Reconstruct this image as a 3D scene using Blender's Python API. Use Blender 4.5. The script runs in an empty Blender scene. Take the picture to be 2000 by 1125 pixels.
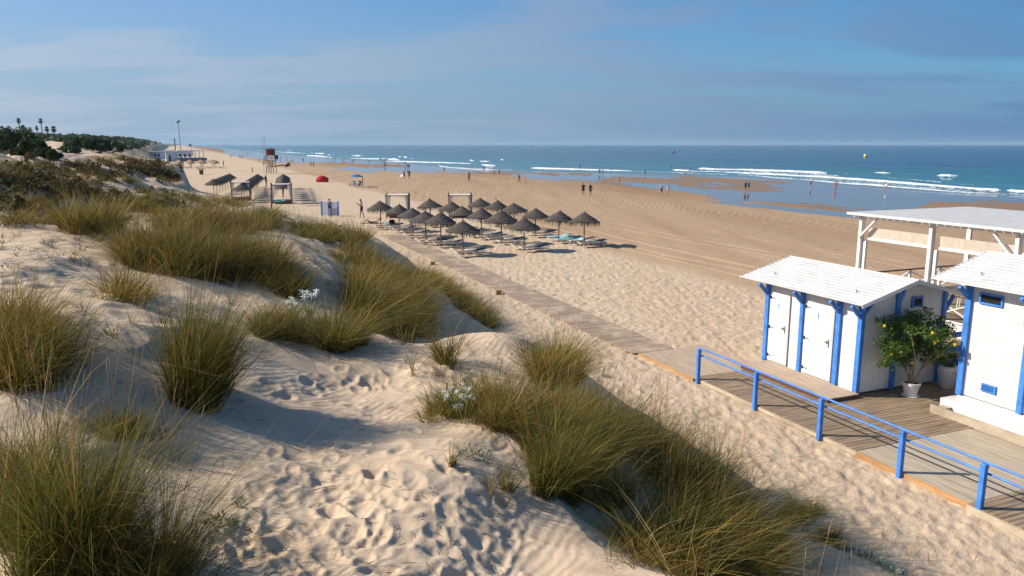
import bpy, bmesh, math, random
import numpy as np
from mathutils import Vector, Matrix
R=math.radians; PI=math.pi
random.seed(7); rng=np.random.default_rng(11)
sc=bpy.context.scene; COL=sc.collection
# ---------------- camera (eye 6.8 m above the upper beach) ----------------
F=1500.0; TH=R(10.6); CZ=6.8; ct,st=math.cos(TH),math.sin(TH)
PH=R(22.5); cp,sp=math.cos(PH),math.sin(PH)      # beach frame: s = seaward, a = along the shore
SEA=-2.2
cam=bpy.data.cameras.new('camera'); cam.sensor_width=36; cam.lens=36*F/2000
cam.clip_start=.1; cam.clip_end=60000
co=bpy.data.objects.new('camera',cam); COL.objects.link(co)
co.location=(0,0,CZ); co.rotation_euler=(PI/2-TH,0,0); sc.camera=co
def XY(s,a): return s*cp-a*sp, s*sp+a*cp
def SA(x,y): return x*cp+y*sp, -x*sp+y*cp
def un(px,py,z):
    k=(CZ-z)/(F*st+(py-562.5)*ct); return (px-1000)*k,(F*ct-(py-562.5)*st)*k
def proj(x,y,z):
    zz=z-CZ; d=np.maximum(y*ct-zz*st,.01); v=y*st+zz*ct
    return 1000+F*x/d, 562.5-F*v/d
# ---------------- noise ----------------
def _h(ix,iy,seed):
    n=(ix.astype(np.int64)*374761393+iy.astype(np.int64)*668265263+seed*974634777)&0xffffffff
    n=((n^(n>>13))*1274126177)&0xffffffff
    return ((n^(n>>16))&0xffff)/65535.0
def vn(x,y,seed=0):
    x=np.asarray(x,float); y=np.asarray(y,float)
    ix=np.floor(x); iy=np.floor(y); fx=x-ix; fy=y-iy
    fx=fx*fx*fx*(fx*(fx*6-15)+10); fy=fy*fy*fy*(fy*(fy*6-15)+10)
    a=_h(ix,iy,seed); b=_h(ix+1,iy,seed); c=_h(ix,iy+1,seed); d=_h(ix+1,iy+1,seed)
    return (a+(b-a)*fx)*(1-fy)+(c+(d-c)*fx)*fy
def fbm(x,y,o=4,seed=0):
    t=0;am=.5
    for i in range(o):
        t=t+am*(vn(x,y,seed+i*17)*2-1); x=x*2.03+3.1; y=y*2.03+1.7; am*=.5
    return t
def sst(a,b,x):
    t=np.clip((x-a)/(b-a),0,1); return t*t*(3-2*t)
# ---------------- materials ----------------
MATS={}
def nodes(m):
    m.use_nodes=True; return m.node_tree.nodes,m.node_tree.links
def mat(name,col,rough=.6,var=.12,scale=6,bump=.0,bscale=40,metal=0,spec=.3,stretch=(1,1,1),trans=0,emit=None):
    if name in MATS: return MATS[name]
    m=bpy.data.materials.new(name); N,L=nodes(m); b=N['Principled BSDF']
    b.inputs['Roughness'].default_value=rough; b.inputs['Metallic'].default_value=metal
    b.inputs['Specular IOR Level'].default_value=spec
    tc=N.new('ShaderNodeTexCoord'); mp=N.new('ShaderNodeMapping'); mp.inputs['Scale'].default_value=stretch
    L.new(tc.outputs['Object'],mp.inputs[0])
    n=N.new('ShaderNodeTexNoise'); n.inputs['Scale'].default_value=scale; n.inputs['Detail'].default_value=6; n.inputs['Roughness'].default_value=.65
    L.new(mp.outputs[0],n.inputs['Vector'])
    r=N.new('ShaderNodeMix'); r.data_type='RGBA'
    c=Vector(col[:3]); lo=c*(1-var*1.6); hi=Vector([min(1,v) for v in c*(1+var)])
    r.inputs[6].default_value=(*lo,1); r.inputs[7].default_value=(*hi,1)
    mr=N.new('ShaderNodeMapRange'); mr.inputs[1].default_value=.3; mr.inputs[2].default_value=.7
    L.new(n.outputs[0],mr.inputs[0]); L.new(mr.outputs[0],r.inputs[0]); L.new(r.outputs[2],b.inputs['Base Color'])
    if bump>0:
        n2=N.new('ShaderNodeTexNoise'); n2.inputs['Scale'].default_value=bscale; n2.inputs['Detail'].default_value=4
        L.new(mp.outputs[0],n2.inputs['Vector'])
        bp=N.new('ShaderNodeBump'); bp.inputs['Strength'].default_value=bump; bp.inputs['Distance'].default_value=.02
        L.new(n2.outputs[0],bp.inputs['Height']); L.new(bp.outputs[0],b.inputs['Normal'])
    if trans>0:
        t=N.new('ShaderNodeBsdfTranslucent'); L.new(r.outputs[2],t.inputs[0])
        mx=N.new('ShaderNodeMixShader'); mx.inputs[0].default_value=trans
        L.new(b.outputs[0],mx.inputs[1]); L.new(t.outputs[0],mx.inputs[2]); L.new(mx.outputs[0],N['Material Output'].inputs[0])
    MATS[name]=m; return m
# ---------------- object helpers ----------------
def tag(o,label=None,cat=None,group=None,kind=None):
    if label: o['label']=label
    if cat: o['category']=cat
    if group: o['group']=group
    if kind: o['kind']=kind
    return o
def thing(name,label,cat,loc=(0,0,0),rz=0,group=None):
    o=bpy.data.objects.new(name,None); o.empty_display_size=.2; COL.objects.link(o)
    o.location=loc; o.rotation_euler=(0,0,rz); return tag(o,label,cat,group)
def npmesh(name,V,Fs,mat=None,smooth=False,col=None,attrs=None,parent=None):
    """V (n,3); Fs list of index arrays (m,k)"""
    me=bpy.data.meshes.new(name); V=np.asarray(V,np.float32)
    me.vertices.add(len(V)); me.vertices.foreach_set('co',V.ravel())
    if not isinstance(Fs,list): Fs=[Fs]
    Fs=[np.asarray(f,np.int32) for f in Fs if len(f)]
    idx=np.concatenate([f.ravel() for f in Fs]); cnt=np.concatenate([np.full(len(f),f.shape[1]) for f in Fs])
    me.loops.add(len(idx)); me.loops.foreach_set('vertex_index',idx)
    me.polygons.add(len(cnt)); stt=np.concatenate([[0],np.cumsum(cnt)[:-1]]).astype(np.int32)
    me.polygons.foreach_set('loop_start',stt)
    if smooth: me.polygons.foreach_set('use_smooth',np.ones(len(cnt),bool))
    me.update(calc_edges=True)
    if col is not None:
        c=np.ones((len(V),4),np.float32); c[:,:3]=col
        at=me.attributes.new('col','FLOAT_COLOR','POINT'); at.data.foreach_set('color',c.ravel())
    for k,v in (attrs or {}).items():
        at=me.attributes.new(k,'FLOAT','POINT'); at.data.foreach_set('value',np.asarray(v,np.float32))
    if mat: me.materials.append(mat)
    o=bpy.data.objects.new(name,me); COL.objects.link(o)
    if parent: o.parent=parent
    return o
class MB:
    def __init__(s): s.v=[]; s.f=[]
    def add(s,vs,fs):
        n=len(s.v); s.v+= [tuple(v) for v in vs]; s.f+=[tuple(i+n for i in f) for f in fs]; return s
    def box(s,x0,x1,y0,y1,z0,z1):
        return s.add([(x0,y0,z0),(x1,y0,z0),(x1,y1,z0),(x0,y1,z0),(x0,y0,z1),(x1,y0,z1),(x1,y1,z1),(x0,y1,z1)],
            [(3,2,1,0),(4,5,6,7),(0,1,5,4),(1,2,6,5),(2,3,7,6),(3,0,4,7)])
    def bbox(s,x0,x1,y0,y1,z0,z1,b=.01):
        """box with chamfered edges"""
        bm=bmesh.new(); bmesh.ops.create_cube(bm,size=1)
        bmesh.ops.scale(bm,vec=(abs(x1-x0),abs(y1-y0),abs(z1-z0)),verts=bm.verts)
        bmesh.ops.bevel(bm,geom=list(bm.edges),offset=b,segments=2,affect='EDGES',profile=.5)
        bmesh.ops.translate(bm,vec=((x0+x1)/2,(y0+y1)/2,(z0+z1)/2),verts=bm.verts)
        bm.verts.index_update(); s.add([v.co[:] for v in bm.verts],[[v.index for v in f.verts] for f in bm.faces]); bm.free(); return s
    def beam(s,p,q,w,h,up=(0,0,1)):
        p=Vector(p);q=Vector(q);d=(q-p).normalized(); u=Vector(up)
        if abs(d.dot(u))>.98: u=Vector((0,1,0))
        r=d.cross(u).normalized(); u=r.cross(d).normalized()
        vs=[]
        for c in (p,q):
            for a,b in ((-1,-1),(1,-1),(1,1),(-1,1)): vs.append(c+r*(a*w/2)+u*(b*h/2))
        return s.add(vs,[(3,2,1,0),(4,5,6,7),(0,1,5,4),(1,2,6,5),(2,3,7,6),(3,0,4,7)])
    def tube(s,pts,rs,n=8,cap=True):
        pts=[Vector(p) for p in pts]
        if not hasattr(rs,'__len__'): rs=[rs]*len(pts)
        base=len(s.v); prev=None
        for i,p in enumerate(pts):
            d=(pts[min(i+1,len(pts)-1)]-pts[max(i-1,0)]).normalized()
            if prev is None:
                prev=d.cross(Vector((0,0,1)))
                if prev.length<.05: prev=d.cross(Vector((1,0,0)))
            r=(prev-d*prev.dot(d)).normalized(); prev=r; u=d.cross(r)
            for k in range(n):
                t=2*PI*k/n; s.v.append(tuple(p+(r*math.cos(t)+u*math.sin(t))*rs[i]))
        for i in range(len(pts)-1):
            for k in range(n):
                a=base+i*n+k;b=base+i*n+(k+1)%n; s.f.append((a,b,b+n,a+n))
        if cap:
            s.f.append(tuple(base+k for k in reversed(range(n)))); e=base+(len(pts)-1)*n
            s.f.append(tuple(e+k for k in range(n)))
        return s
    def lathe(s,prof,c=(0,0,0),n=24,fn=None):
        base=len(s.v)
        for i,(r,z) in enumerate(prof):
            for k in range(n):
                t=2*PI*k/n; rr=r*(fn(t,i) if fn else 1); s.v.append((c[0]+rr*math.cos(t),c[1]+rr*math.sin(t),c[2]+z))
        for i in range(len(prof)-1):
            for k in range(n):
                a=base+i*n+k;b=base+i*n+(k+1)%n; s.f.append((a,b,b+n,a+n))
        return s
    def quad(s,a,b,c,d): return s.add([a,b,c,d],[(0,1,2,3)])
    def ball(s,c,r,n=10,sc=(1,1,1)):
        return s.lathe([(max(r*sc[0]*math.sin(PI*i/n),1e-4),-r*sc[2]*math.cos(PI*i/n)) for i in range(n+1)],c,n+2)
    def build(s,name,m,parent=None,smooth=False,loc=None):
        me=bpy.data.meshes.new(name); me.from_pydata(s.v,[],s.f)
        if smooth: 
            me.polygons.foreach_set('use_smooth',[True]*len(me.polygons))
            try: me.set_sharp_from_angle(angle=R(40))
            except Exception: pass
        me.materials.append(m); o=bpy.data.objects.new(name,me); COL.objects.link(o)
        if parent: o.parent=parent
        if loc: o.location=loc
        return o
def copy_tree(o,parent=None,loc=None,rz=None,label=None,group=None):
    c=o.copy(); COL.objects.link(c); c.parent=parent
    if loc is not None: c.location=loc
    if rz is not None: c.rotation_euler=(0,0,rz)
    if label: c['label']=label
    if group: c['group']=group
    for ch in list(o.children): copy_tree(ch,c)
    return c
# ================= terrain height =================
SHPX=[(2700,440),(2300,405),(2000,384),(1800,374),(1600,360),(1500,350),(1400,345),(1240,340.5),(1100,337),(980,334.5),(860,326.5),(760,318.5),(640,309.5),(560,303),(500,297.5),(450,292.5)]
_sh=[SA(*un(px,py,SEA)) for px,py in SHPX]; _sh=sorted([(a,s) for s,a in _sh])
SHA=np.array([-300]+[q[0] for q in _sh]+[5000,20000]); SHS=np.array([_sh[0][1]]+[q[1] for q in _sh]+[_sh[-1][1]-40,_sh[-1][1]-40])
def shore(a): return np.interp(a,SHA,SHS)
def foot(a): return np.interp(a,[-50,0,70,85,110,190,390,800,2500,9000],[10.2,10.3,10.,7.5,2.,-3,-9,-22,-50,-50])
def base_h(x,y):
    s,a=SA(x,y); sw=shore(a); s0=np.minimum(35,sw-55)
    bz=SEA*np.clip((s-s0)/(sw-s0),0,1)-np.clip(s-sw,0,60)*.035
    H0=np.interp(a,[-50,40,60,100,160,300,700,1500,3000],[3.5,3.4,4.2,5.4,6.8,8.0,9.8,11.5,9.0])
    Wd=np.interp(a,[0,50,100,300],[6.6,8,20,30])
    t=np.clip((foot(a)-s)/Wd,0,1); nr_=sst(60,35,a); dz=H0*((1-(1-t)**2)*(1-nr_)+(t*1.1-.1*t*t)*nr_)*sst(0,.25-.13*nr_,t)
    inland=np.clip((foot(a)-Wd-s),0,80)*np.interp(a,[0,30,120],[.04,.05,.02])
    return bz+dz+inland
# control points: picture position and height of the dune surface there
CP=[(600,1120,3.35),(480,1000,3.4),(900,1120,3.2),(750,960,3.35),(900,860,3.45),(980,1000,3.1),(1130,960,2.75),(1300,1090,2.2),(1500,1110,1.35),
 (160,1110,3.9),(40,1000,4.0),(300,1090,3.6),(330,900,3.7),(250,830,3.85),(400,790,3.75),(60,760,4.3),(200,680,4.35),(300,640,4.2),(560,820,3.45),(640,760,3.3),(740,740,3.2),
 (560,680,3.5),(660,680,3.3),(850,720,3.15),(740,690,3.1),(1000,662,2.95),(1090,700,2.6),(1030,740,2.9),(900,780,3.15),(1150,745,1.5),(1000,820,3.25),(1200,860,2.3),(1350,900,1.3),
 (430,600,3.8),(340,560,4.1),(600,560,3.5),(620,500,3.4),(540,470,3.7),(560,430,3.4),(420,450,4.1),(300,470,4.3),(700,470,2.7),(650,430,3.1),(760,640,2.15),(820,600,1.3),(870,600,.95),(850,560,1.1),(940,630,.7),(900,640,.35),
 (100,600,4.5),(0,560,4.6),(120,490,4.5),(20,470,4.7),(180,445,4.6),(60,400,5.0),(250,400,4.7),(350,410,4.4),(330,370,4.2),(440,395,3.5),
 (100,350,5.3),(200,340,5.4),(300,330,5.2),(250,303,5.75),(180,315,5.7),(330,325,4.6),(360,352,2.4),(100,308,6.1),(0,320,6.2),(0,292,6.6)]
_cx=[];_cr=[]
for px,py,z in CP:
    x,y=un(px,py,z); _cx.append((4.5*math.atan2(x,y),2.0*math.log(math.hypot(x,y)))); _cr.append(z-float(base_h(np.array(x),np.array(y))))
for px,py in [(1700,1125),(1500,900),(1300,800),(1000,600),(1100,640),(950,560),(1400,640),(850,490),(700,425),(560,398),(460,372),(400,340),(760,400),(1000,450),(1700,600),(1950,1000),(2300,1100),(2300,500),(1500,450),(350,316),(600,340),(420,308)]:
    x,y=un(px,py,0); _cx.append((4.5*math.atan2(x,y),2.0*math.log(math.hypot(x,y)))); _cr.append(0)
_cx=np.array(_cx); _cr=np.array(_cr)
def _k(d2): return np.exp(-d2/(2*.42**2))
_K=_k(((_cx[:,None]-_cx[None])**2).sum(-1)); _w=np.linalg.solve(_K+np.eye(len(_K))*.04,_cr)
def H(x,y,detail=True):
    x=np.asarray(x,float); y=np.asarray(y,float); shp=x.shape; x=x.ravel(); y=y.ravel()
    h=base_h(x,y); r=np.hypot(x,y); u=4.5*np.arctan2(x,y); v=2*np.log(np.maximum(r,.5)); s,a=SA(x,y)
    near=(r<260)&(np.abs(u)<8)&(s<16)
    res=np.zeros_like(h)
    idx=np.where(near)[0]
    for c in range(0,len(idx),60000):
        ii=idx[c:c+60000]; d2=(u[ii,None]-_cx[None,:,0])**2+(v[ii,None]-_cx[None,:,1])**2
        res[ii]=_k(d2)@_w
    f=foot(a); m=sst(f+1.5,f-1.5,s)
    h=h+res*m
    # dune lumps
    du=sst(f,f-3,s)*sst(5,12,r)
    h=h+du*(fbm(x/6,y/6,3,5)*.45*sst(8,22,r)+fbm(x/2.2,y/2.2,3,9)*.22)
    h=h+du*sst(24,40,r)*sst(130,80,r)*sst(-.15,-.35,x/np.maximum(r,1))*((.28-np.abs(fbm(x/4.5,y/4.5,3,23))*1.1)*.8+fbm(x/1.6,y/1.6,2,29)*.14)
    fa=du*sst(45,80,r)
    h=h+fa*(fbm(x/14,y/14,4,21)*1.3)*(1-.35*sst(150,400,r))
    # the dune edge dips towards the beach here
    q=x/np.maximum(y,.1); kk=np.interp(q,_LU,_LK); mm=sst(_LU[0],_LU[2],q)*sst(_LU[-1],_LU[-2],q)*sst(30,40,y)*(1-sst(220,260,y))
    lim=CZ-kk*y+fbm(x/3,y/3,3,15)*.18-.1
    h=np.where(mm>0,h-mm*np.maximum(h-np.maximum(lim,0),0),h)
    return h.reshape(shp)
_lp=[(352,345),(364,356),(376,366),(390,373),(420,378),(450,388),(480,397),(510,402),(540,409),(570,415),(600,420),(640,430),(680,446),(700,456),(725,470)]
_LU=np.array([(a-1000)/(F*ct-(b-562.5)*st) for a,b in _lp]); _LK=np.array([(F*st+(b-562.5)*ct)/(F*ct-(b-562.5)*st) for a,b in _lp])
_GR={}
def HF(x,y):
    """height read back from the finished ground mesh grid"""
    if not _GR: return H(x,y)
    an,rs,Z=_GR['an'],_GR['rs'],_GR['z']; A=np.arctan2(x,y); r=np.hypot(x,y)
    i=np.clip(np.searchsorted(an,A)-1,0,len(an)-2); j=np.clip(np.searchsorted(rs,r)-1,0,len(rs)-2)
    u=np.clip((A-an[i])/(an[i+1]-an[i]),0,1); v=np.clip((r-rs[j])/(rs[j+1]-rs[j]),0,1)
    return (Z[j,i]*(1-u)+Z[j,i+1]*u)*(1-v)+(Z[j+1,i]*(1-u)+Z[j+1,i+1]*u)*v
def cast(px,py):
    """walk the sight line until it meets the ground: gives a real place on the dune"""
    dx=(px-1000)/F; dy=(py-562.5)/F; d=np.array([dx,ct-dy*st,-st-dy*ct])
    t=np.concatenate([np.arange(1.5,40,.1),np.arange(40,300,.7),np.arange(300,2500,6)])
    P=d[None]*t[:,None]; P[:,2]+=CZ
    g=HF(P[:,0],P[:,1]); i=np.argmax(P[:,2]<g)
    if not (P[:,2]<g).any(): i=len(t)-1
    if i>0:
        a0=P[i-1,2]-g[i-1]; a1=g[i]-P[i,2]; w=a0/(a0+a1+1e-9); tt=t[i-1]+(t[i]-t[i-1])*w
    else: tt=t[0]
    p=d*tt; return p[0],p[1],float(HF(np.array([p[0]]),np.array([p[1]]))[0])
# ---------------- footprints in the loose sand ----------------
STAMP=[]
_r=random.Random(3)
for i in range(300):
    t=_r.random(); px=_r.uniform(440,1010); py=_r.uniform(730,1190)
    if py<860 and (px<520 or px>820): continue
    x,y,z=cast(px,py)
    STAMP.append((x,y,_r.uniform(.05,.10),_r.uniform(.08,.17),_r.uniform(0,PI),_r.uniform(.009,.024)))
for i in range(40):
    px=_r.uniform(640,1000); py=_r.uniform(660,760); x,y,z=cast(px,py)
    STAMP.append((x,y,_r.uniform(.07,.12),_r.uniform(.10,.2),_r.uniform(0,PI),_r.uniform(.015,.03)))
for i in range(60):
    px=_r.uniform(0,330); py=_r.uniform(430,640); x,y,z=cast(px,py)
    STAMP.append((x,y,_r.uniform(.1,.2),_r.uniform(.15,.3),_r.uniform(0,PI),_r.uniform(.015,.04)))
for i in range(50):
    px=_r.uniform(520,700); py=_r.uniform(440,600); x,y,z=cast(px,py)
    STAMP.append((x,y,_r.uniform(.1,.2),_r.uniform(.15,.3),_r.uniform(0,PI),_r.uniform(.015,.04)))
# ---------------- wet sand: picked outlines, as places on the flat ----------------
WETP=[[(2600,400),(2010,378),(1800,370),(1600,355),(1500,345),(1400,341),(1240,337),(1150,338),(1150,345),(1250,345.5),(1400,348),(1500,352),(1560,358),(1480,362),(1410,358),(1300,357),(1200,357.5),(1185,361),(1250,365),(1330,377),(1400,386),(1440,392),(1520,394),(1600,399),(1700,411),(1770,411),(1830,396),(1900,390),(2010,393),(2600,430)],
 [(1376,391),(1430,392),(1500,397),(1600,408),(1700,417),(1690,424),(1600,420),(1500,408),(1400,399)],
 [(1000,341),(1100,342),(1190,343),(1190,350),(1150,355),(1080,352),(1040,348),(1000,345)],
 [(430,290),(500,295),(600,302),(700,310),(800,318),(870,325),(1000,333),(1150,336),(1150,338),(1000,337),(900,337),(840,337),(760,336),(650,329),(640,327),(780,326),(800,324),(780,321),(700,320),(600,319),(560,317),(522,314),(476,308),(439,301)]]
DRYP=[[(1178,349),(1250,345.6),(1350,346),(1430,352),(1445,356),(1350,358),(1200,357)],
 [(1305,362),(1400,361),(1480,366),(1560,370.5),(1500,372),(1390,370)],[(1000,337.5),(1080,337),(1120,340),(1060,341.5),(1000,341)]]
def inpoly(px,py,poly):
    r=np.zeros(px.shape,bool); n=len(poly)
    for i in range(n):
        x0,y0=poly[i]; x1,y1=poly[(i+1)%n]
        if y0==y1: continue
        c=((y0>py)!=(y1>py)); r^=c&(px<(x1-x0)*(py-y0)/(y1-y0)+x0)
    return r
def ground():
    an=np.concatenate([np.arange(-180,-46,3),np.arange(-46,-40,.4),np.arange(-40,40,.085),np.arange(40,46,.4),np.arange(46,180.1,3)])
    an=np.radians(an); rs=[1.2]
    while rs[-1]<9000:
        r=rs[-1]; rs.append(r+min(max(r*r/9000,.0042*r),.02*r))
    rs=np.array(rs); A,Rr=np.meshgrid(an,rs); x=Rr*np.sin(A); y=Rr*np.cos(A)
    z=H(x,y); s,a=SA(x,y); f=foot(a)
    dune=sst(f-.5,f-2.5,s)
    flat=x.ravel().copy(); yf=y.ravel(); zf=z.ravel()
    # fine relief: trampled sand on the beach and wind ripples/soft lumps on the dune
    tr=sst(f-3,f-.5,s)*(1-sst(23.5,25.5,s+fbm(x/3,y/3,2,3)))*sst(5,12,Rr)*(1-sst(70,110,Rr))
    lump=np.abs(fbm(x/.42,y/.42,3,31))
    z=z+tr*((.02-lump*.085)+fbm(x/.2,y/.2,2,37)*.03)
    z=z+dune*(fbm(x/.6,y/.6,2,41)*.045+np.abs(fbm(x/.9+5,y/.9,2,43))*-.09)*(1-sst(40,90,Rr))
    # raked part with shallow wheel tracks along the shore
    rk=sst(25,27,s)*(1-sst(60,90,s))*(1-sst(150,240,Rr))
    z=z+rk*(fbm(s/.35,a/9,2,51)*.04+fbm(x/1.2,y/1.2,3,52)*.035)
    ruts=np.zeros_like(z)
    for k,(s0_,am,wl,phs) in enumerate(((27.5,.5,60,0),(29.2,.5,60,.2),(33,1.2,90,1),(34.8,1.2,90,1.1),(40,2,120,2),(41.8,2,120,2.1),(47,1.5,80,3),(26,.3,50,4),(37,2.5,150,5),(54,3,140,1),(55.8,3,140,1.1))):
        d=s-(s0_+am*np.sin(a/wl*6.28+phs)+fbm(a/14,a*0,2,200+k)*.5); ruts=ruts-np.exp(-(d/.16)**2)*.055+np.exp(-((np.abs(d)-.34)/.12)**2)*.03
    for cx,cy,rd in ((24.,103.,5.5),(24.,103.,7.3),(22.5,112.,4.2),(26.5,98,9.),(26.5,98,10.8)):
        d=np.hypot(s-cx,(a-cy)*.8)-rd; ruts=ruts+(s>cx-1)*(-np.exp(-(d/.2)**2)*.06+np.exp(-((np.abs(d)-.38)/.14)**2)*.03)
    z=z+ruts*(1-sst(70,85,s))*(1-sst(220,300,Rr))*sst(23,25,s)
    zf=z.ravel().copy(); xf=x.ravel(); nr=(np.hypot(xf,yf)<45)
    ii=np.where(nr&(np.abs(np.arctan2(xf,yf))<.8))[0]; xs=xf[ii]; ys=yf[ii]; dz=np.zeros(len(ii))
    for (cx,cy,rw,rl,an_,dp) in STAMP:
        m=np.where((np.abs(xs-cx)<.6)&(np.abs(ys-cy)<.6))[0]
        if not len(m): continue
        u=((xs[m]-cx)*math.cos(an_)+(ys[m]-cy)*math.sin(an_))/rl; v=(-(xs[m]-cx)*math.sin(an_)+(ys[m]-cy)*math.cos(an_))/rw
        w_=fbm(xs[m]*9+cx*7,ys[m]*9,2,19); q=(u*u+v*v)*(1+.5*w_)+.25*w_*u; q=np.maximum(q,0); dz[m]+=-dp*np.exp(-q**1.25)+dp*.5*np.exp(-((np.sqrt(q)-1.55)/.4)**2)
    zf[ii]+=dz
    _GR.update(an=an,rs=rs,z=zf.reshape(x.shape))
    # wetness and vegetation attributes
    px,py=proj(xf,yf,zf); pxw=px+fbm(s.ravel()/9,a.ravel()/40,3,61)*14; pyw=py+fbm(s.ravel()/4,a.ravel()/35,4,62)*(1.3+(py-285).clip(0,150)*.10)
    wet=np.zeros(len(xf)); far=(yf>60)
    for P in WETP: wet[far&inpoly(pxw,pyw,P)]=1
    for P in DRYP: wet[far&inpoly(pxw,pyw,P)]=0
    sf=s.ravel(); af=a.ravel(); wet=np.maximum(wet,(sf>shore(af)-3)*1.0)
    W2=wet.reshape(x.shape)
    for _ in range(1):
        W2=(np.roll(W2,1,0)+W2*2+np.roll(W2,-1,0))/4; W2=(np.roll(W2,1,1)+W2*2+np.roll(W2,-1,1))/4
    damp=sst(44,88,sf+fbm(sf/12,af/50,3,77)*22)*(af<420)+sst(25,55,sf)*(af>=420)
    damp=damp+sst(-62,-34,sf-shore(af)+fbm(sf/9,af/40,3,78)*14)
    veg=sst(.02,.28,fbm(xf/9,yf/9,4,91)+.22*sst(90,260,np.hypot(xf,yf)))*sst(foot(af)-2,foot(af)-9,sf)*sst(55,95,np.hypot(xf,yf))
    track=tr.ravel()*0
    nA=len(an); nR=len(rs); i=np.arange(nR-1)[:,None]*nA+np.arange(nA-1)[None]
    Fq=np.stack([i,i+1,i+nA+1,i+nA],-1).reshape(-1,4)[:,::-1]
    V=np.stack([xf,yf,zf],-1)
    # close the middle
    m=bpy.data.materials.new('sand'); N,L=nodes(m); b=N['Principled BSDF']
    def attr(n):
        q=N.new('ShaderNodeAttribute'); q.attribute_name=n; return q
    geo=N.new('ShaderNodeNewGeometry')
    def noise(scale,det=5,vec=None,ro=.6):
        q=N.new('ShaderNodeTexNoise'); q.inputs['Scale'].default_value=scale; q.inputs['Detail'].default_value=det; q.inputs['Roughness'].default_value=ro
        L.new(vec or geo.outputs['Position'],q.inputs['Vector']); return q.outputs[0]
    def mix(f,a_,b_):
        q=N.new('ShaderNodeMix'); q.data_type='RGBA'
        for v,k in ((f,0),(a_,6),(b_,7)):
            if isinstance(v,(tuple,float,int)): q.inputs[k].default_value=v if not isinstance(v,tuple) else (*v,1)
            else: L.new(v,q.inputs[k])
        return q.outputs[2]
    def rngn(v,a_,b_,c=0,d=1):
        q=N.new('ShaderNodeMapRange'); q.inputs[1].default_value=a_; q.inputs[2].default_value=b_; q.inputs[3].default_value=c; q.inputs[4].default_value=d; L.new(v,q.inputs[0]); return q.outputs[0]
    mp=N.new('ShaderNodeMapping'); mp.inputs['Rotation'].default_value=(0,0,-PH); mp.inputs['Scale'].default_value=(1,.06,1); L.new(geo.outputs['Position'],mp.inputs[0])
    dry=mix(rngn(noise(1.3,6),.35,.65),(.49,.375,.262),(.585,.46,.335))
    dry=mix(rngn(noise(.11,4,mp.outputs[0]),.35,.65,0,.55),dry,(.50,.37,.255))
    dry=mix(rngn(noise(60,2),.62,.8,0,.35),dry,(.25,.17,.11))
    br=attr('beach').outputs['Fac']; dry=mix(br,dry,mix(rngn(noise(.35,5,mp.outputs[0]),.3,.7),(.36,.245,.15),(.445,.315,.205)))
    dampc=mix(rngn(noise(.05,5,mp.outputs[0]),.35,.65),(.235,.135,.072),(.33,.205,.115))
    c1=mix(rngn(attr('damp').outputs['Fac'],0,1),dry,dampc); c1=mix(rngn(attr('damp').outputs['Fac'],1,2),c1,(.245,.17,.118))
    wv=attr('wet').outputs['Fac']; wn=N.new('ShaderNodeMath'); wn.operation='ADD'; L.new(wv,wn.inputs[0]); L.new(rngn(noise(.4,6,mp.outputs[0]),.3,.7,-.45,.40),wn.inputs[1])
    w=rngn(wn.outputs[0],.34,.66); c2=mix(w,c1,(.16,.12,.095))
    vg=attr('veg').outputs['Fac']; vc=mix(rngn(noise(.4,6),.35,.65),(.045,.055,.02),(.15,.12,.055))
    vm=N.new('ShaderNodeMath'); vm.operation='MULTIPLY'; L.new(vg,vm.inputs[0]); L.new(rngn(noise(1.2,6),.35,.5),vm.inputs[1])
    c3=mix(vm.outputs[0],c2,vc); L.new(c3,b.inputs['Base Color'])
    L.new(rngn(w,0,1,.9,.06),b.inputs['Roughness']); L.new(rngn(w,0,1,.12,.6),b.inputs['Specular IOR Level'])
    nb=N.new('ShaderNodeMath'); nb.operation='ADD'; L.new(noise(5,6),nb.inputs[0]); L.new(rngn(noise(30,3),0,1,0,.35),nb.inputs[1])
    wv_=N.new('ShaderNodeTexWave'); wv_.inputs['Scale'].default_value=2.6; wv_.inputs['Distortion'].default_value=7; wv_.inputs['Detail'].default_value=3; wv_.inputs['Detail Scale'].default_value=.8
    mw=N.new('ShaderNodeMapping'); mw.inputs['Rotation'].default_value=(0,0,.35); L.new(geo.outputs['Position'],mw.inputs[0]); L.new(mw.outputs[0],wv_.inputs['Vector'])
    wm=N.new('ShaderNodeMath'); wm.operation='MULTIPLY'; L.new(wv_.outputs['Fac'],wm.inputs[0]); L.new(rngn(noise(.5,3),.45,.62,0,.55),wm.inputs[1])
    wa=N.new('ShaderNodeMath'); wa.operation='MULTIPLY_ADD'; L.new(wm.outputs[0],wa.inputs[0]); L.new(attr('dune').outputs['Fac'],wa.inputs[1]); L.new(nb.outputs[0],wa.inputs[2])
    bp=N.new('ShaderNodeBump'); bp.inputs['Distance'].default_value=.06; L.new(wa.outputs[0],bp.inputs['Height'])
    sm=N.new('ShaderNodeMath'); sm.operation='MULTIPLY'; L.new(rngn(w,0,1,.8,.01),sm.inputs[0]); L.new(rngn(attr('dune').outputs['Fac'],0,1,1,.28),sm.inputs[1]); L.new(sm.outputs[0],bp.inputs['Strength']); L.new(bp.outputs[0],b.inputs['Normal'])
    o=npmesh('sand_ground',V,Fq,m,True,attrs={'wet':W2.ravel(),'damp':damp,'veg':veg,'dune':dune.ravel(),'beach':sst(23.5,26,sf+fbm(xf/3,yf/3,2,3))})
    tag(o,'pale sand of the beach and dunes with footprints and wet flats by the sea','sand',kind='structure')
    return o
ground()
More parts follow.
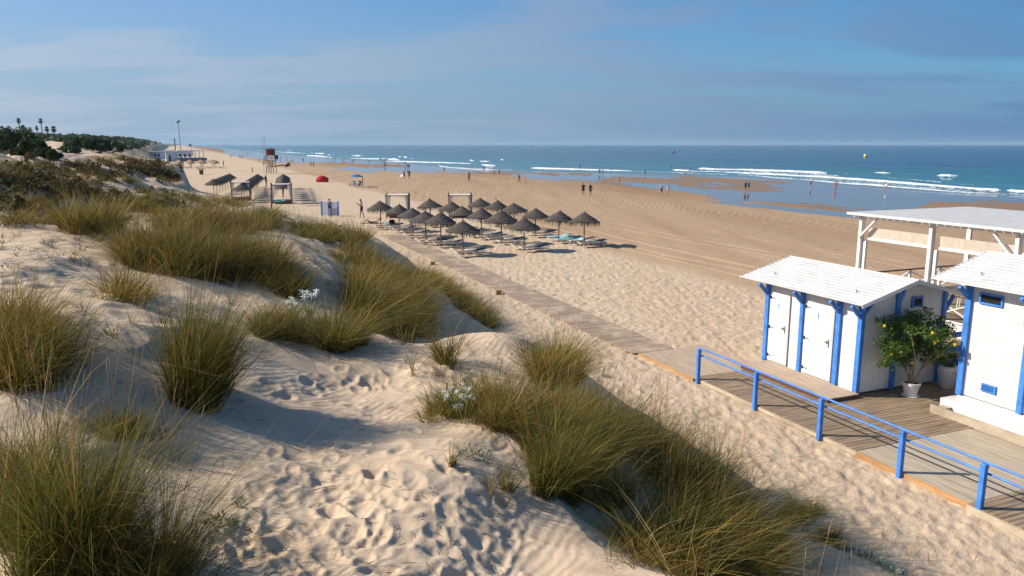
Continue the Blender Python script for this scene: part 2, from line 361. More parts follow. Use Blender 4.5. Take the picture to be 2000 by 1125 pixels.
# ================= sea =================
FOAM=[[(1360,329,.3),(1368,329.5,1.5),(1385,330.3,2),(1450,332,2.1),(1550,335.5,2.4),(1600,338,2.4),(1616,338.5,.8)],[(1644,339.6,.4),(1651,339.6,1),(1660,339.6,.3)],
 [(1312,331.8,.4),(1322,332.6,1.4),(1360,334.5,1.2),(1430,337,1.3),(1500,340,1.4),(1560,343.5,1.7),(1600,345.5,2.3),(1640,348.5,2.5),(1700,353,2.5),(1770,358.5,2.5),(1830,364,2.6),(1900,370,2.7),(1950,372.5,2.6),(1956,372.5,.6)],
 [(1964,371.5,.4),(1975,373.4,2.4),(2010,376,2.6),(2300,392,3),(2600,410,3)],
 [(1440,341.5,.6),(1480,344,.9),(1560,350,.9),(1640,357,1.2),(1700,361,1.2),(1800,369,1.2),(1900,377,.9),(2000,381,.7),(2600,425,1)],
 [(1036,327.5,.3),(1050,328.6,1.6),(1100,330,1.5),(1165,332,1.4),(1237,334.5,.8)],[(1238,335,.8),(1310,337,.9),(1360,339,.8),(1420,341,.7)],
 [(1706,336.8,.3),(1715,337.4,1.3),(1728,338,1.8),(1742,337.6,.3)],[(1832,342.5,1),(1840,344,3),(1855,344.5,3.2),(1868,343,1.2),(1874,342,.2)],
 [(686,303.6,.5),(698,304,1.5),(708,304,.5)],[(750,314.6,.8),(800,316,1.3),(850,317.3,1.2),(920,319.6,1)],[(856,322.8,1.2),(862,325,1.2),(885,328,1),(940,330.6,1),(1000,332,.7)],
 [(916,312.6,.5),(921,313.6,1.9),(926,313.6,.6)],[(936,314.6,.6),(947,315.3,1.5),(959,315.3,.6)],[(940,322.5,1),(952,323.5,2.2),(968,324.3,1.7)],[(976,311.8,.4),(980,312,1.3),(984,312,.4)],
 [(777,305.8,.5),(781,306,1.3),(786,306,.4)],[(787,306.6,.6),(792,307,1.6),(796,307,.5)],[(801,309,.9),(806,309,.7)],[(606,299,.9),(612,299,.7)],[(614,299.5,.8),(632,300.2,1.2)],[(600,304,1.2),(630,305.5,1.3),(650,308,.8)],
 [(683,309,.7),(710,309.8,1.2),(740,310.6,1.2)],[(745,310,1),(755,310.3,1)],[(758,311.3,1.2),(770,310.8,2.2),(780,312.4,1.2)],[(640,302,1.2),(645,302.6,.8)],[(560,293,.7),(566,293.6,.8),(572,294,.5)],[(540,296.5,.7),(570,298,.9),(596,300,.7)],[(1035,328,.4),(1042,329,1),(1050,329,.6)],[(500,294,.5),(530,296,.7)],[(1575,340,.5),(1600,341.5,.8),(1640,344.5,.8)],[(1730,347,.6),(1780,351,.8),(1840,356,.8)],[(1860,359.6,.4),(1900,362,.8)]]
def sea():
    an=np.radians(np.concatenate([np.arange(-60,-38,2),np.arange(-38,38,.09),np.arange(38,75,.6),np.arange(75,150,3)])); rs=[70.]
    while rs[-1]<40000:
        r=rs[-1]; rs.append(r+min(r*r/20000,.03*r))
    rs=np.array(rs); A,Rr=np.meshgrid(an,rs); x=(Rr*np.sin(A)).ravel(); y=(Rr*np.cos(A)).ravel(); s,a=SA(x,y)
    px,py=proj(x,y,np.full_like(x,SEA)); px=px; foam=np.zeros_like(x); lift=np.zeros_like(x)
    nz=fbm(s/3.5,a/5,4,5); pyn=py+nz*.9
    for L_ in FOAM:
        for i in range(len(L_)-1):
            x0,y0,t0=L_[i]; x1,y1,t1=L_[i+1]
            m=np.where((px>x0)&(px<=x1)&(np.abs(py-(y0+y1)/2)<14+abs(y1-y0)))[0]
            if not len(m): continue
            u=(px[m]-x0)/(x1-x0); yc=y0+(y1-y0)*u; t=(t0+(t1-t0)*u)*.78
            d=(pyn[m]-yc)/t
            foam[m]=np.maximum(foam[m],np.clip(1.6-np.abs(d),0,1)*np.clip(t,0,1))
            lift[m]=np.maximum(lift[m],np.exp(-(d*.8)**2)*np.clip((t-1)*.3,0,.5))
            # thin trailing foam towards the beach
            foam[m]=np.maximum(foam[m],.45*np.clip(1-np.abs((pyn[m]-yc-t*2.5)/(t*2.6)),0,1)*np.clip(t-.6,0,1))
    r=np.hypot(x,y); sw=shore(a); off=s-sw
    ridge=np.zeros_like(x)
    for k,(o_,am) in enumerate([(14,.12),(32,.22),(60,.3),(95,.3),(140,.3),(200,.3)]):
        ridge+=am*np.exp(-((off-o_-fbm(a/60,x*0+k,2,70+k)*14)/3.2)**2)*(.4+.8*vn(a/45,x*0+k*7,80+k))
    swell=fbm(s/18,a/70,3,33)*.35*sst(40,140,off)
    z=SEA+lift+ridge+swell*(1-sst(900,2500,r)); z=np.where(off<2,SEA,z)
    nA=len(an); i=np.arange(len(rs)-1)[:,None]*nA+np.arange(nA-1)[None]; Fq=np.stack([i,i+1,i+nA+1,i+nA],-1).reshape(-1,4)[:,::-1]
    m=bpy.data.materials.new('sea_water'); N,L=nodes(m); b=N['Principled BSDF']
    geo=N.new('ShaderNodeNewGeometry')
    mp=N.new('ShaderNodeMapping'); mp.inputs['Rotation'].default_value=(0,0,-PH); mp.inputs['Scale'].default_value=(1,.22,1); L.new(geo.outputs['Position'],mp.inputs[0])
    def noise(scale,det=5,vec=None):
        q=N.new('ShaderNodeTexNoise'); q.inputs['Scale'].default_value=scale; q.inputs['Detail'].default_value=det; L.new(vec or mp.outputs[0],q.inputs['Vector']); return q.outputs[0]
    def rg(v,a_,b_,c=0,d=1):
        q=N.new('ShaderNodeMapRange'); q.inputs[1].default_value=a_; q.inputs[2].default_value=b_; q.inputs[3].default_value=c; q.inputs[4].default_value=d; L.new(v,q.inputs[0]); return q.outputs[0]
    def mix(f,a_,b_):
        q=N.new('ShaderNodeMix'); q.data_type='RGBA'
        for v,k in ((f,0),(a_,6),(b_,7)):
            if isinstance(v,(tuple,float,int)): q.inputs[k].default_value=v if not isinstance(v,tuple) else (*v,1)
            else: L.new(v,q.inputs[k])
        return q.outputs[2]
    of=N.new('ShaderNodeAttribute'); of.attribute_name='off'; fo=N.new('ShaderNodeAttribute'); fo.attribute_name='foam'
    c=mix(rg(noise(.03,5),.42,.58),(.0001,.036,.085),(.0003,.062,.125))
    c=mix(rg(of.outputs['Fac'],10,190,0,1),mix(rg(noise(.08,4),.35,.65),(.015,.155,.155),(.004,.11,.14)),c)
    c=mix(rg(of.outputs['Fac'],0,16),(.17,.16,.15),c)
    fa=N.new('ShaderNodeMath'); fa.operation='ADD'; L.new(fo.outputs['Fac'],fa.inputs[0]); L.new(rg(noise(1.1,6,geo.outputs['Position']),.3,.7,-.42,.36),fa.inputs[1])
    fm=N.new('ShaderNodeMath'); fm.operation='MULTIPLY'; L.new(rg(fa.outputs[0],.38,.62),fm.inputs[0]); L.new(rg(fo.outputs['Fac'],.02,.12),fm.inputs[1])
    c=mix(fm.outputs[0],c,(.82,.84,.86)); L.new(c,b.inputs['Base Color'])
    L.new(rg(fm.outputs[0],0,1,.16,.85),b.inputs['Roughness']); b.inputs['IOR'].default_value=1.33; b.inputs['Specular IOR Level'].default_value=.14
    bp=N.new('ShaderNodeBump'); bp.inputs['Distance'].default_value=2.0; L.new(rg(of.outputs['Fac'],4,60,.03,.8),bp.inputs['Strength'])
    ad=N.new('ShaderNodeMath'); ad.operation='MULTIPLY_ADD'; L.new(noise(.55,5),ad.inputs[0]); ad.inputs[1].default_value=.6; L.new(noise(.12,4),ad.inputs[2])
    L.new(ad.outputs[0],bp.inputs['Height']); L.new(bp.outputs[0],b.inputs['Normal'])
    o=npmesh('sea_water',np.stack([x,y,z],-1),Fq,m,True,attrs={'foam':foam,'off':off})
    tag(o,'blue sea with white breaking waves','sea',kind='structure')
sea()
# ================= sky, sun, haze =================
SUN_EL=R(33); SUN_AZ=R(180)    # light comes from picture left
sd=bpy.data.lights.new('sun','SUN'); sd.energy=4.9; sd.angle=R(.55); sd.color=(1,.90,.76)
so=bpy.data.objects.new('sun',sd); COL.objects.link(so)
tosun=Vector((-math.cos(SUN_EL)*math.cos(R(4)),math.cos(SUN_EL)*math.sin(R(4)),math.sin(SUN_EL)))
so.rotation_euler=tosun.to_track_quat('Z','Y').to_euler()
w=bpy.data.worlds.new('World'); sc.world=w; w.use_nodes=True; N=w.node_tree.nodes; L=w.node_tree.links
bg=N['Background']; sky=N.new('ShaderNodeTexSky'); sky.sky_type='NISHITA'; sky.sun_disc=False
sky.sun_elevation=SUN_EL; sky.sun_rotation=R(-86); sky.altitude=0; sky.air_density=1.0; sky.dust_density=1.0; sky.ozone_density=3.5
tc=N.new('ShaderNodeTexCoord'); sep=N.new('ShaderNodeSeparateXYZ'); L.new(tc.outputs['Generated'],sep.inputs[0])
# cloud layer: direction projected on a plane overhead
mx=N.new('ShaderNodeMath'); mx.operation='MAXIMUM'; mx.inputs[1].default_value=.0; L.new(sep.outputs['Z'],mx.inputs[0])
ad=N.new('ShaderNodeMath'); ad.operation='ADD'; ad.inputs[1].default_value=.11; L.new(mx.outputs[0],ad.inputs[0])
cb=N.new('ShaderNodeCombineXYZ')
for i,k in enumerate('XY'):
    dv=N.new('ShaderNodeMath'); dv.operation='DIVIDE'; L.new(sep.outputs[k],dv.inputs[0]); L.new(ad.outputs[0],dv.inputs[1]); L.new(dv.outputs[0],cb.inputs[i])
mp=N.new('ShaderNodeMapping'); mp.inputs['Location'].default_value=(2.1,4.35,0); mp.inputs['Scale'].default_value=(.5,.95,1); L.new(cb.outputs[0],mp.inputs[0])
n1=N.new('ShaderNodeTexNoise'); n1.inputs['Scale'].default_value=1.0; n1.inputs['Detail'].default_value=8; n1.inputs['Roughness'].default_value=.55; n1.inputs['Distortion'].default_value=.3; L.new(mp.outputs[0],n1.inputs['Vector'])
r1=N.new('ShaderNodeMapRange'); r1.interpolation_type='SMOOTHSTEP'; r1.inputs[1].default_value=.43; r1.inputs[2].default_value=.57; r1.inputs[3].default_value=0; r1.inputs[4].default_value=.62; L.new(n1.outputs[0],r1.inputs[0])
# veil that thickens towards the horizon
v1=N.new('ShaderNodeMapRange'); v1.interpolation_type='SMOOTHSTEP'; v1.inputs[1].default_value=-.02; v1.inputs[2].default_value=.17; v1.inputs[3].default_value=.85; v1.inputs[4].default_value=.0; L.new(sep.outputs['Z'],v1.inputs[0])
lft=N.new('ShaderNodeMapRange'); lft.inputs[1].default_value=.6; lft.inputs[2].default_value=-.6; L.new(sep.outputs['X'],lft.inputs[0])
def mixw(f,a_,b_):
    q=N.new('ShaderNodeMix'); q.data_type='RGBA'
    for v,k in ((f,0),(a_,6),(b_,7)):
        if isinstance(v,(tuple,float)): q.inputs[k].default_value=v if not isinstance(v,tuple) else (*v,1)
        else: L.new(v,q.inputs[k])
    return q.outputs[2]
SKYK=.098
def lin(c): return tuple(((v/255/12.92) if v/255<.04045 else ((v/255+.055)/1.055)**2.4)/SKYK for v in c)
hs=N.new('ShaderNodeHueSaturation'); hs.inputs['Saturation'].default_value=1.22; hs.inputs['Value'].default_value=.78; tm=N.new('ShaderNodeMix'); tm.data_type='RGBA'; tm.blend_type='MULTIPLY'; tm.inputs[0].default_value=1; tm.inputs[7].default_value=(.80,1.02,1.18,1); L.new(sky.outputs[0],tm.inputs[6]); L.new(tm.outputs[2],hs.inputs['Color'])
veil=mixw(lft.outputs[0],lin((64,112,160)),lin((140,158,178)))
clo=mixw(lft.outputs[0],lin((70,108,150)),lin((164,174,188)))
v2=N.new('ShaderNodeMapRange'); v2.interpolation_type='SMOOTHSTEP'; v2.inputs[1].default_value=.6; v2.inputs[2].default_value=.05; v2.inputs[4].default_value=.6; L.new(sep.outputs['Z'],v2.inputs[0]); v3=N.new('ShaderNodeMath'); v3.operation='MULTIPLY'; L.new(v2.outputs[0],v3.inputs[0]); L.new(lft.outputs[0],v3.inputs[1]); x0=mixw(v3.outputs[0],hs.outputs[0],lin((138,156,184))); x1=mixw(v1.outputs[0],x0,veil); x2=mixw(r1.outputs[0],x1,clo)
L.new(x2,bg.inputs[0]); bg.inputs[1].default_value=SKYK
sc.view_settings.view_transform='Standard'; sc.view_settings.look='None'; sc.view_settings.gamma=1; sc.view_settings.exposure=.5
# ================= beach club: deck, path, huts, pergola =================
BLUE=mat('blue_paint',(.055,.22,.66),.42,.22,5,.2,60,spec=.45)
WHITE=mat('white_paint',(.71,.70,.685),.55,.07,1.6,.1,50)
WHITE2=mat('white_roof_paint',(.61,.605,.59),.6,.10,2.2,.2,40)
STEEL=mat('dark_steel',(.06,.055,.05),.4,.2,20,metal=.7)
CHROME=mat('door_metal',(.42,.38,.33),.35,.1,20,metal=.8)
DARK=mat('dark_louvre',(.015,.015,.02),.6)
DECKM=mat('weathered_deck_wood',(.31,.225,.15),.8,.38,2.2,.35,60,stretch=(.5,9,1))
DECKM2=mat('pale_deck_wood',(.45,.375,.28),.8,.24,2.5,.3,60,stretch=(9,.5,1))
PATHM=mat('path_wood',(.36,.27,.20),.85,.30,2.0,.35,60,stretch=(.4,7,1))
FRESH=mat('orange_joist_wood',(.42,.24,.11),.7,.25,3,.2,40,stretch=(3,.4,3))
BROWNW=mat('brown_rail_wood',(.12,.055,.035),.6,.2,6)
CLOTH=mat('cream_canvas',(.70,.62,.53),.85,.06,5,.2,90,trans=.35)
TERR=mat('terracotta_white_pot',(.76,.75,.73),.4,.04,5)
SOIL=mat('pot_soil',(.06,.045,.03),.95,.2,20)
def frame(name,label,cat,s,a,z=0,group=None,kind=None):
    x,y=XY(s,a); o=thing(name,label,cat,(x,y,z),PH,group)
    return o
def add_sand(m,lo,hi):
    N,L=nodes(m); b=N['Principled BSDF']; src=b.inputs['Base Color'].links[0].from_socket; n=N.new('ShaderNodeTexNoise'); n.inputs['Scale'].default_value=.9; n.inputs['Detail'].default_value=8; n.inputs['Roughness'].default_value=.7
    g_=N.new('ShaderNodeNewGeometry'); L.new(g_.outputs['Position'],n.inputs['Vector']); r=N.new('ShaderNodeMapRange'); r.inputs[1].default_value=lo; r.inputs[2].default_value=hi; L.new(n.outputs[0],r.inputs[0])
    q=N.new('ShaderNodeMix'); q.data_type='RGBA'; L.new(r.outputs[0],q.inputs[0]); L.new(src,q.inputs[6]); q.inputs[7].default_value=(.52,.40,.29,1); L.new(q.outputs[2],b.inputs['Base Color'])
add_sand(PATHM,.48,.62); add_sand(DECKM,.64,.80); add_sand(DECKM2,.62,.8)
# --- boardwalk path across the sand (boards laid across it) ---
rr=random.Random(5)
m=MB(); a=21.0
while a<57:
    w=.115; dz=rr.uniform(-.004,.004); x0=rr.uniform(-.02,.02)
    off=.45*math.sin((a-21)/26.)*0
    m.box(x0+off,1.62+x0+off,a-21,a-21+w,.035+dz,.06+dz); a+=w+.012
pth=m.build('boardwalk',PATHM); pth.location=(*XY(12.95,21.0),0); pth.rotation_euler=(0,0,PH-R(0)); tag(pth,'long narrow boardwalk of weathered planks crossing the sand to the deck','boardwalk',kind=None)
fr=frame('ramp','pale pinkish wooden ramp joining the boardwalk to the deck','ramp',13.15,17.85)
m=MB()
for i in range(26):
    x=i*.098; m.box(x,x+.09,0,2.95+.02*rr.random(),.075+rr.uniform(-.002,.002),.105)
m.box(2.0,2.5,2.95,3.2,.05,.07); m.build('planks',mat('pink_ramp_wood',(.46,.35,.26),.8,.2,2.5,.3,60,stretch=(9,.5,1)),fr)
m=MB(); m.box(-.05,-.004,0,3.0,-.12,.10); m.build('edge_board',FRESH,fr)
for lx,ly,lab in ((12.72,32.4,'small orange path light box nearer the deck beside the boardwalk'),(12.45,42.0,'small orange path light box farther along the boardwalk near the parasols')):
    t=frame('path_light',lab,'path light',lx,ly,0,'path lights beside the boardwalk')
    MB().bbox(-.13,.13,-.1,.1,0,.19,.012).build('housing',FRESH,t); MB().box(.131,.15,-.08,.08,.02,.15).build('lens',DARK,t)
# --- main deck ---
dk=frame('deck','weathered plank deck with dark gaps in front of the white and blue huts','deck',13.2,0,0)
m=MB(); y=11.92
while y<17.8:
    j=rr.uniform(-.003,.003)
    x=0.
    while x<15.6:
        L_=rr.choice([2.4,3.0,3.6]); x2=min(x+L_,15.6); m.box(x,x2-.004,y,y+.118,.10+j,.13+j); x=x2
    y+=.133
m.build('planks',DECKM,dk)
m=MB(); 
y=14.6
m=MB(); m.box(-.035,-.003,11.9,17.85,.02,.112); m.build('edge_board',DECKM2,dk)
# pale section, boards along the shore
m=MB(); x=0
while x<3.55:
    j=rr.uniform(-.002,.002); m.box(x,x+.112,9.2,11.9,.098+j,.126+j); x+=.12
m.build('pale_planks',DECKM2,dk)
m=MB(); m.box(-.045,-.003,9.2,11.9,-.02,.12); m.box(-.07,-.048,9.25,11.7,-.22,-.03); m.build('fascia_board',FRESH,dk)
# raised near section
m=MB(); y=4.0
while y<9.15:
    m.box(-.1,4.1,y,y+.118,.115,.145); y+=.133
m.build('planks',DECKM,dk)
m=MB(); m.box(-.16,-.11,4,9.15,.0,.14); m.build('fascia_board',DECKM2,dk)
for yy in (8.7,7.6,6.5,5.4): MB().box(-.08,.5,yy-.05,yy+.05,-.25,.11).build('joist',FRESH,dk)
# doorstep platform of the first hut
t=frame('doorstep','low pinkish plank platform in front of the two white hut doors','step',15.0,14.6,.0)
m=MB()
for i in range(9): m.box(i*.12,i*.12+.112,0,3.55,.215,.245)
m.build('planks',mat('pink_ramp_wood',(.46,.35,.26)),t); MB().box(.0,1.06,.02,3.5,.13,.213).build('frame',BROWNW,t)
# --- blue railing ---
rl=frame('railing','bright blue two-rail railing along the left edge of the deck','railing',13.12,0,0)
rp=[17.65,15.2,12.95,10.72,8.95,6.9,4.8]
for a_ in rp:
    MB().bbox(-.05,.05,a_-.05,a_+.05,-.25,1.02,.012).build('post',BLUE,rl)
for zz in (1.02,.82):
    m=MB(); m.tube([(.095,4.7,zz),(.095,17.78,zz)],.024,10); m.build('rail',BLUE,rl,True)
for a_ in rp:
    m=MB()
    for zz in (.82,):
        MB().tube([(.03,a_,zz-.01),(.095,a_,zz-.01)],.012,6).build('bracket',CHROME,rl,True)
    m.tube([(.04,a_-.03,.9),(.07,a_-.03,.93),(.095,a_-.03,1.0)],.008,6)
    m.build('bracket',CHROME,rl,True)
# --- huts ---
def louvre(parent,x,y0,y1,z0,z1,slats,nm,fillm,slant=False):
    f=MB(); b=.045
    f.box(x-.04,x,y0,y1,z0,z0+b); f.box(x-.04,x,y0,y1,z1-b,z1); f.box(x-.04,x,y0,y0+b,z0+b,z1-b); f.box(x-.04,x,y1-b,y1,z0+b,z1-b)
    fo=f.build(nm,BLUE,parent)
    MB().box(x-.012,x-.004,y0+b,y1-b,z0+b,z1-b).build('mesh_panel',fillm,fo)
    m=MB()
    if slant:
        n=7
        for i in range(n):
            yy=y0+b+(y1-y0-2*b)*(i+.2)/n; m.beam((x-.025,yy,z0+b+.01),(x-.025,yy+(y1-y0)*.12,z1-b-.01),.014,.016)
        m.beam((x-.027,y0+b,(z0+z1)/2),(x-.027,y1-b,(z0+z1)/2),.012,.02)
        m.build('slat',BLUE,fo)
    else:
        for i in range(9): zz=z0+b+(z1-z0-2*b)*(i+.5)/9; m.box(x-.018,x-.013,y0+b,y1-b,zz-.004,zz+.004)
        m.build('slat',STEEL,fo)
    return fo
def boards(m,axis,p,c0,c1,z0,z1f,out,w=.115,skip=()):
    """vertical tongue-and-groove boards on plane p; out=+-1 outward; z1f(c) gives the top"""
    c=c0
    while c<c1-1e-3:
        e=min(c+w-.008,c1)
        q0,q1=(p-.02,p) if out<0 else (p,p+.02)
        za,zb=z1f(c),z1f(e)
        if axis=='y': V=[(q0,c,z0),(q1,c,z0),(q1,e,z0),(q0,e,z0),(q0,c,za),(q1,c,za),(q1,e,zb),(q0,e,zb)]
        else: V=[(c,q0,z0),(e,q0,z0),(e,q1,z0),(c,q1,z0),(c,q0,za),(e,q0,zb),(e,q1,zb),(c,q1,za)]
        m.add(V,[(3,2,1,0),(4,5,6,7),(0,1,5,4),(1,2,6,5),(2,3,7,6),(3,0,4,7)]); c+=w
def roof_mesh(m,W,y0,y1,ze,zr,ov):
    """gabled roof of lapped painted boards, ridge along y"""
    for sgn in (-1,1):
        n=12
        for i in range(n):
            for (u0,u1) in ((i/n,(i+1)/n),):
                xa=W/2+sgn*(W/2+ov)*(1-u0); xb=W/2+sgn*(W/2+ov)*(1-u1)
                za=ze+(zr-ze)*u0; zb=ze+(zr-ze)*u1
                m.add([(xa,y0,za+.008),(xb,y0,zb-.004),(xb,y1,zb-.004),(xa,y1,za+.008),(xa,y0,za+.034),(xb,y0,zb+.018),(xb,y1,zb+.018),(xa,y1,za+.034)],
                      [(3,2,1,0),(4,5,6,7),(0,1,5,4),(1,2,6,5),(2,3,7,6),(3,0,4,7)])
def hut(label,s,a,z,W,Ln,ze,zr,ov,y0,y1,posts,group):
    h=frame('beach_hut',label,'hut',s,a,z,group)
    top=lambda x: ze+.0+(zr-ze)*min(1,(ov+min(x,W-x))/(W/2+ov))-.01
    zw=top(0)
    m=MB()
    core=.03
    m.add([(core,core,0),(W-core,core,0),(W-core,core,zw-.02),(W/2,core,zr-.05),(core,core,zw-.02),
           (core,Ln-core,0),(W-core,Ln-core,0),(W-core,Ln-core,zw-.02),(W/2,Ln-core,zr-.05),(core,Ln-core,zw-.02)],
          [(0,1,2,3,4),(9,8,7,6,5),(0,5,6,1),(1,6,7,2),(0,4,9,5),(2,7,8,3),(3,8,9,4)])
    boards(m,'y',.027,0,Ln,0,lambda c:zw-.01,-1); boards(m,'y',W-.027,0,Ln,0,lambda c:zw-.01,1)
    boards(m,'x',.027,0,W,0,top,-1); boards(m,'x',Ln-.027,0,W,0,top,1)
    m.build('wall',WHITE,h)
    rm=MB(); roof_mesh(rm,W,y0,y1,ze,zr,ov); r=rm.build('roof',WHITE2,h)
    for yy in (y0+.01,y1-.03):
        m=MB()
        for sg in (-1,1): m.beam((W/2,yy+(-.012 if yy<1 else .03),zr-.012),(W/2+sg*(W/2+ov-.01),yy+(-.012 if yy<1 else .03),ze-.012),.022,.10)
        m.build('bargeboard',WHITE,r)
    m=MB(); m.tube([(W/2,y0,zr+.028),(W/2,y1,zr+.028)],.02,8); m.build('ridge_cap',WHITE2,r,True)
    for (px,py,w) in posts:
        m=MB()
        if px in (0,W):
            m.bbox(px-.075,px+.055,py-w/2,py+w/2,-.02,zw-.03,.008) if px==0 else m.bbox(px-.055,px+.075,py-w/2,py+w/2,-.02,zw-.03,.008)
        else: m.bbox(px-w/2,px+w/2,py-.07,py+.03,-.02,top(px)-.05,.008)
        p=m.build('post',BLUE,h)
        m=MB()
        if px==0: m.beam((-.07,py,zw-.50),(-ov+.06,py,ze-.07),.10,.075,(0,1,0)); m.build('brace',BLUE,p)
        elif px==W: m.beam((W+.07,py,zw-.62),(W+ov-.06,py,ze-.06),.085,.07,(0,1,0)); m.build('brace',BLUE,p)
        else:
            m.beam((px+.03,py-.045,top(px)-.5),(W/2-.02,py-.045,zr-.12),.07,.07,(0,1,0)) if abs(px-W/2)>.1 else None
            if m.v: m.build('brace',BLUE,p)
    # braces running under the gable eaves
    m=MB(); m.beam((.0,-.04,zw-.45),(.62,-.04,top(.62)-.05),.06,.07,(0,1,0)); m.build('brace',BLUE,h)
    for yy in (y0+.75,y1-.9):
        m=MB()
        for sg,xx in ((1,.12),):
            zz=ze+(zr-ze)*(ov+xx)/(W/2+ov)
            m.tube([(xx,yy,zz),(xx,yy,zz+.07),(xx+.03,yy+.02,zz+.1),(xx+.06,yy+.03,zz+.07)],.013,6)
        m.build('roof_hook',CHROME,r,True)
    return h,zw
h1,zw=hut('white hut with two doors and blue posts at the end of the ramp',16.15,14.78,.2,3.0,3.65,2.50,3.03,.45,-.38,4.42,
   [(0,0.0,.15),(0,.74,.15),(0,2.12,.13),(0,3.58,.15),(1.25,0,.14),(3.0,0.0,.15),(3.0,3.58,.15)],'white beach huts with blue posts on the deck')
def door(h,y0,y1,z1,label):
    d=MB().bbox(-.055,-.022,y0,y1,.06,z1,.006).build('door',WHITE,h); d['label']=label
    m=MB(); m.box(-.060,-.0555,y1+.012,y1+.03,.05,z1+.01)
    for zz in (.22,z1*.5+.02,z1-.14):
        m=MB(); m.box(-.066,-.056,y1-.035,y1+.015,zz-.05,zz+.05); m.beam((-.062,y1-.03,zz),(-.062,y1-.19,zz-.012),.008,.022); m.build('hinge',STEEL,d)
    hy=y0+.09
    m=MB(); m.box(-.068,-.056,hy-.02,hy+.02,1.02,1.26); m.tube([(-.06,hy,1.16),(-.11,hy,1.16),(-.115,hy+.13,1.165)],.012,7); m.ball((-.085,hy+.07,1.19),.028,8); m.build('handle',CHROME,d,True)
    # little blue pictogram
    m=MB(); cy=(y0+y1)/2+.02; z0=z1-.36
    m.tube([(-.056,cy,z0+.115),(-.059,cy,z0+.115)],.018,10); m.box(-.059,-.056,cy-.02,cy+.02,z0+.02,z0+.09)
    m.box(-.059,-.056,cy-.016,cy-.003,z0-.05,z0+.018); m.box(-.059,-.056,cy+.003,cy+.016,z0-.05,z0+.018)
    m.build('pictogram',BLUE,d)
    m=MB(); m.box(-.05,-.024,y0-.035,y0-.008,.05,z1+.03); m.box(-.05,-.024,y1+.008,y1+.03,.05,z1+.03); m.box(-.05,-.024,y0-.035,y1+.03,z1+.008,z1+.03); m.build('door_frame',WHITE,d)
door(h1,2.66,3.42,2.16,'narrow white door by the far blue post'); door(h1,.93,1.95,2.16,'wide white door between two blue posts')
f=MB(); f.box(1.75,2.15,-.05,-.01,2.22,2.27);f.box(1.75,2.15,-.05,-.01,2.47,2.52);f.box(1.75,1.8,-.05,-.01,2.27,2.47);f.box(2.1,2.15,-.05,-.01,2.27,2.47)
fo=f.build('window',BLUE,h1); MB().box(1.8,2.1,-.025,-.012,2.27,2.47).build('mesh_panel',DARK,fo)
h2,zw2=hut('white hut with a blue-framed window on a raised white plinth at the picture edge',17.75,9.3,.55,3.0,3.75,2.87,3.45,.48,-.4,4.45,
   [(0,3.68,.15),(0,2.12,.13),(0,0,.15),(3.0,3.68,.15),(3.0,0,.15)],'white beach huts with blue posts on the deck')
louvre(h2,-.0,2.82,3.42,2.40,2.68,9,'window',DARK); louvre(h2,-.0,2.74,3.12,.25,.45,9,'vent',mat('vent_blue',(.02,.09,.35),.5),True)
m=MB(); m.box(-.02,3.05,-.05,3.72,-.12,-.03); m.build('sill_board',WHITE,h2)
m=MB(); m.bbox(-.40,3.1,-.1,3.90,-.44,-.13,.015); m.build('plinth',WHITE,h2)
m=MB()
m.box(-.80,-.42,3.55,3.78,-.44,-.28); m.box(-.86,-.80,-.2,3.8,-.45,-.22); m.build('plinth_frame',DECKM2,h2)
# --- terrace and pergola ---
TE=.45
tr=frame('terrace','plank terrace behind the huts under the white pergola','terrace',24.9,17.0,TE)
m=MB(); y=-4
while y<7.2:
    m.box(0,8.0,y,y+.12,-.03,0); y+=.132
m.build('planks',DECKM,tr); m=MB(); m.box(-.04,-.005,-4,7.2,-.45,0); m.box(0,8,7.2,7.24,-.45,0); m.build('skirt',WHITE,tr)
def balustrade(label,s,a,ang,n,L_):
    b=frame('balustrade',label,'balustrade',s,a,TE,'white cross-braced balustrades with brown handrail'); b.rotation_euler=(0,0,PH+ang)
    m=MB(); m.bbox(-.03,n*L_+.03,-.06,.06,.97,1.02,.01); m.build('handrail',BROWNW,b)
    for i in range(n+1):
        MB().bbox(i*L_-.045,i*L_+.045,-.045,.045,0,.968,.008).build('post',WHITE,b)
    m=MB()
    for i in range(n):
        m.beam((i*L_+.05,0,.90),(i*L_+L_-.05,0,.12),.035,.07,(0,1,0)); m.beam((i*L_+.05,.0,.12),(i*L_+L_-.05,0,.90),.033,.072,(0,1,0))
        m.box(i*L_+.045,i*L_+L_-.045,-.02,.02,.02,.09)
    m.build('cross_brace',WHITE,b); return b
balustrade('white cross-braced balustrade with brown rail seen between the two huts',24.95,14.2,PI/2,5,1.85)
balustrade('white cross-braced balustrade with brown rail at the far end of the terrace',25.0,23.9,0,4,1.85)
bl=frame('board_fence','three wide blue boards fixed between the two huts','fence',19.3,15.65,.1)
for z_ in (.12,.56,.98): MB().bbox(-.05,2.6,-.03,.0,z_,z_+.17,.008).build('board',BLUE,bl)
for x_ in (0.25,2.5): MB().bbox(x_-.06,x_+.06,.0,.1,-.1,1.25,.01).build('post',BLUE,bl)
PZ=3.97
pg=frame('pergola','large white flat-roofed timber pergola with cream roller blinds','pergola',24.75,23.0,TE)
h=PZ-TE; nb=3; sp_=3.2
m=MB(); 
for i in range(34):
    y=.45-i*.31; m.box(-.4,6.6,y-.27,y,h+.12,h+.15)
m.box(-.43,-.401,-10.1,.46,h+.06,h+.155); m.box(-.4,6.6,.452,.475,h+.06,h+.155); m.build('roof',WHITE2,pg)
m=MB()
for x in (-.05,3.1,6.2): m.box(x,x+.1,-9.9,.45,h-.06,h+.118)
for i in range(5): m.box(-.3,6.5,.05-i*sp_*.8,.13-i*sp_*.8,h-.02,h+.117)
m.build('rafter',WHITE,pg)
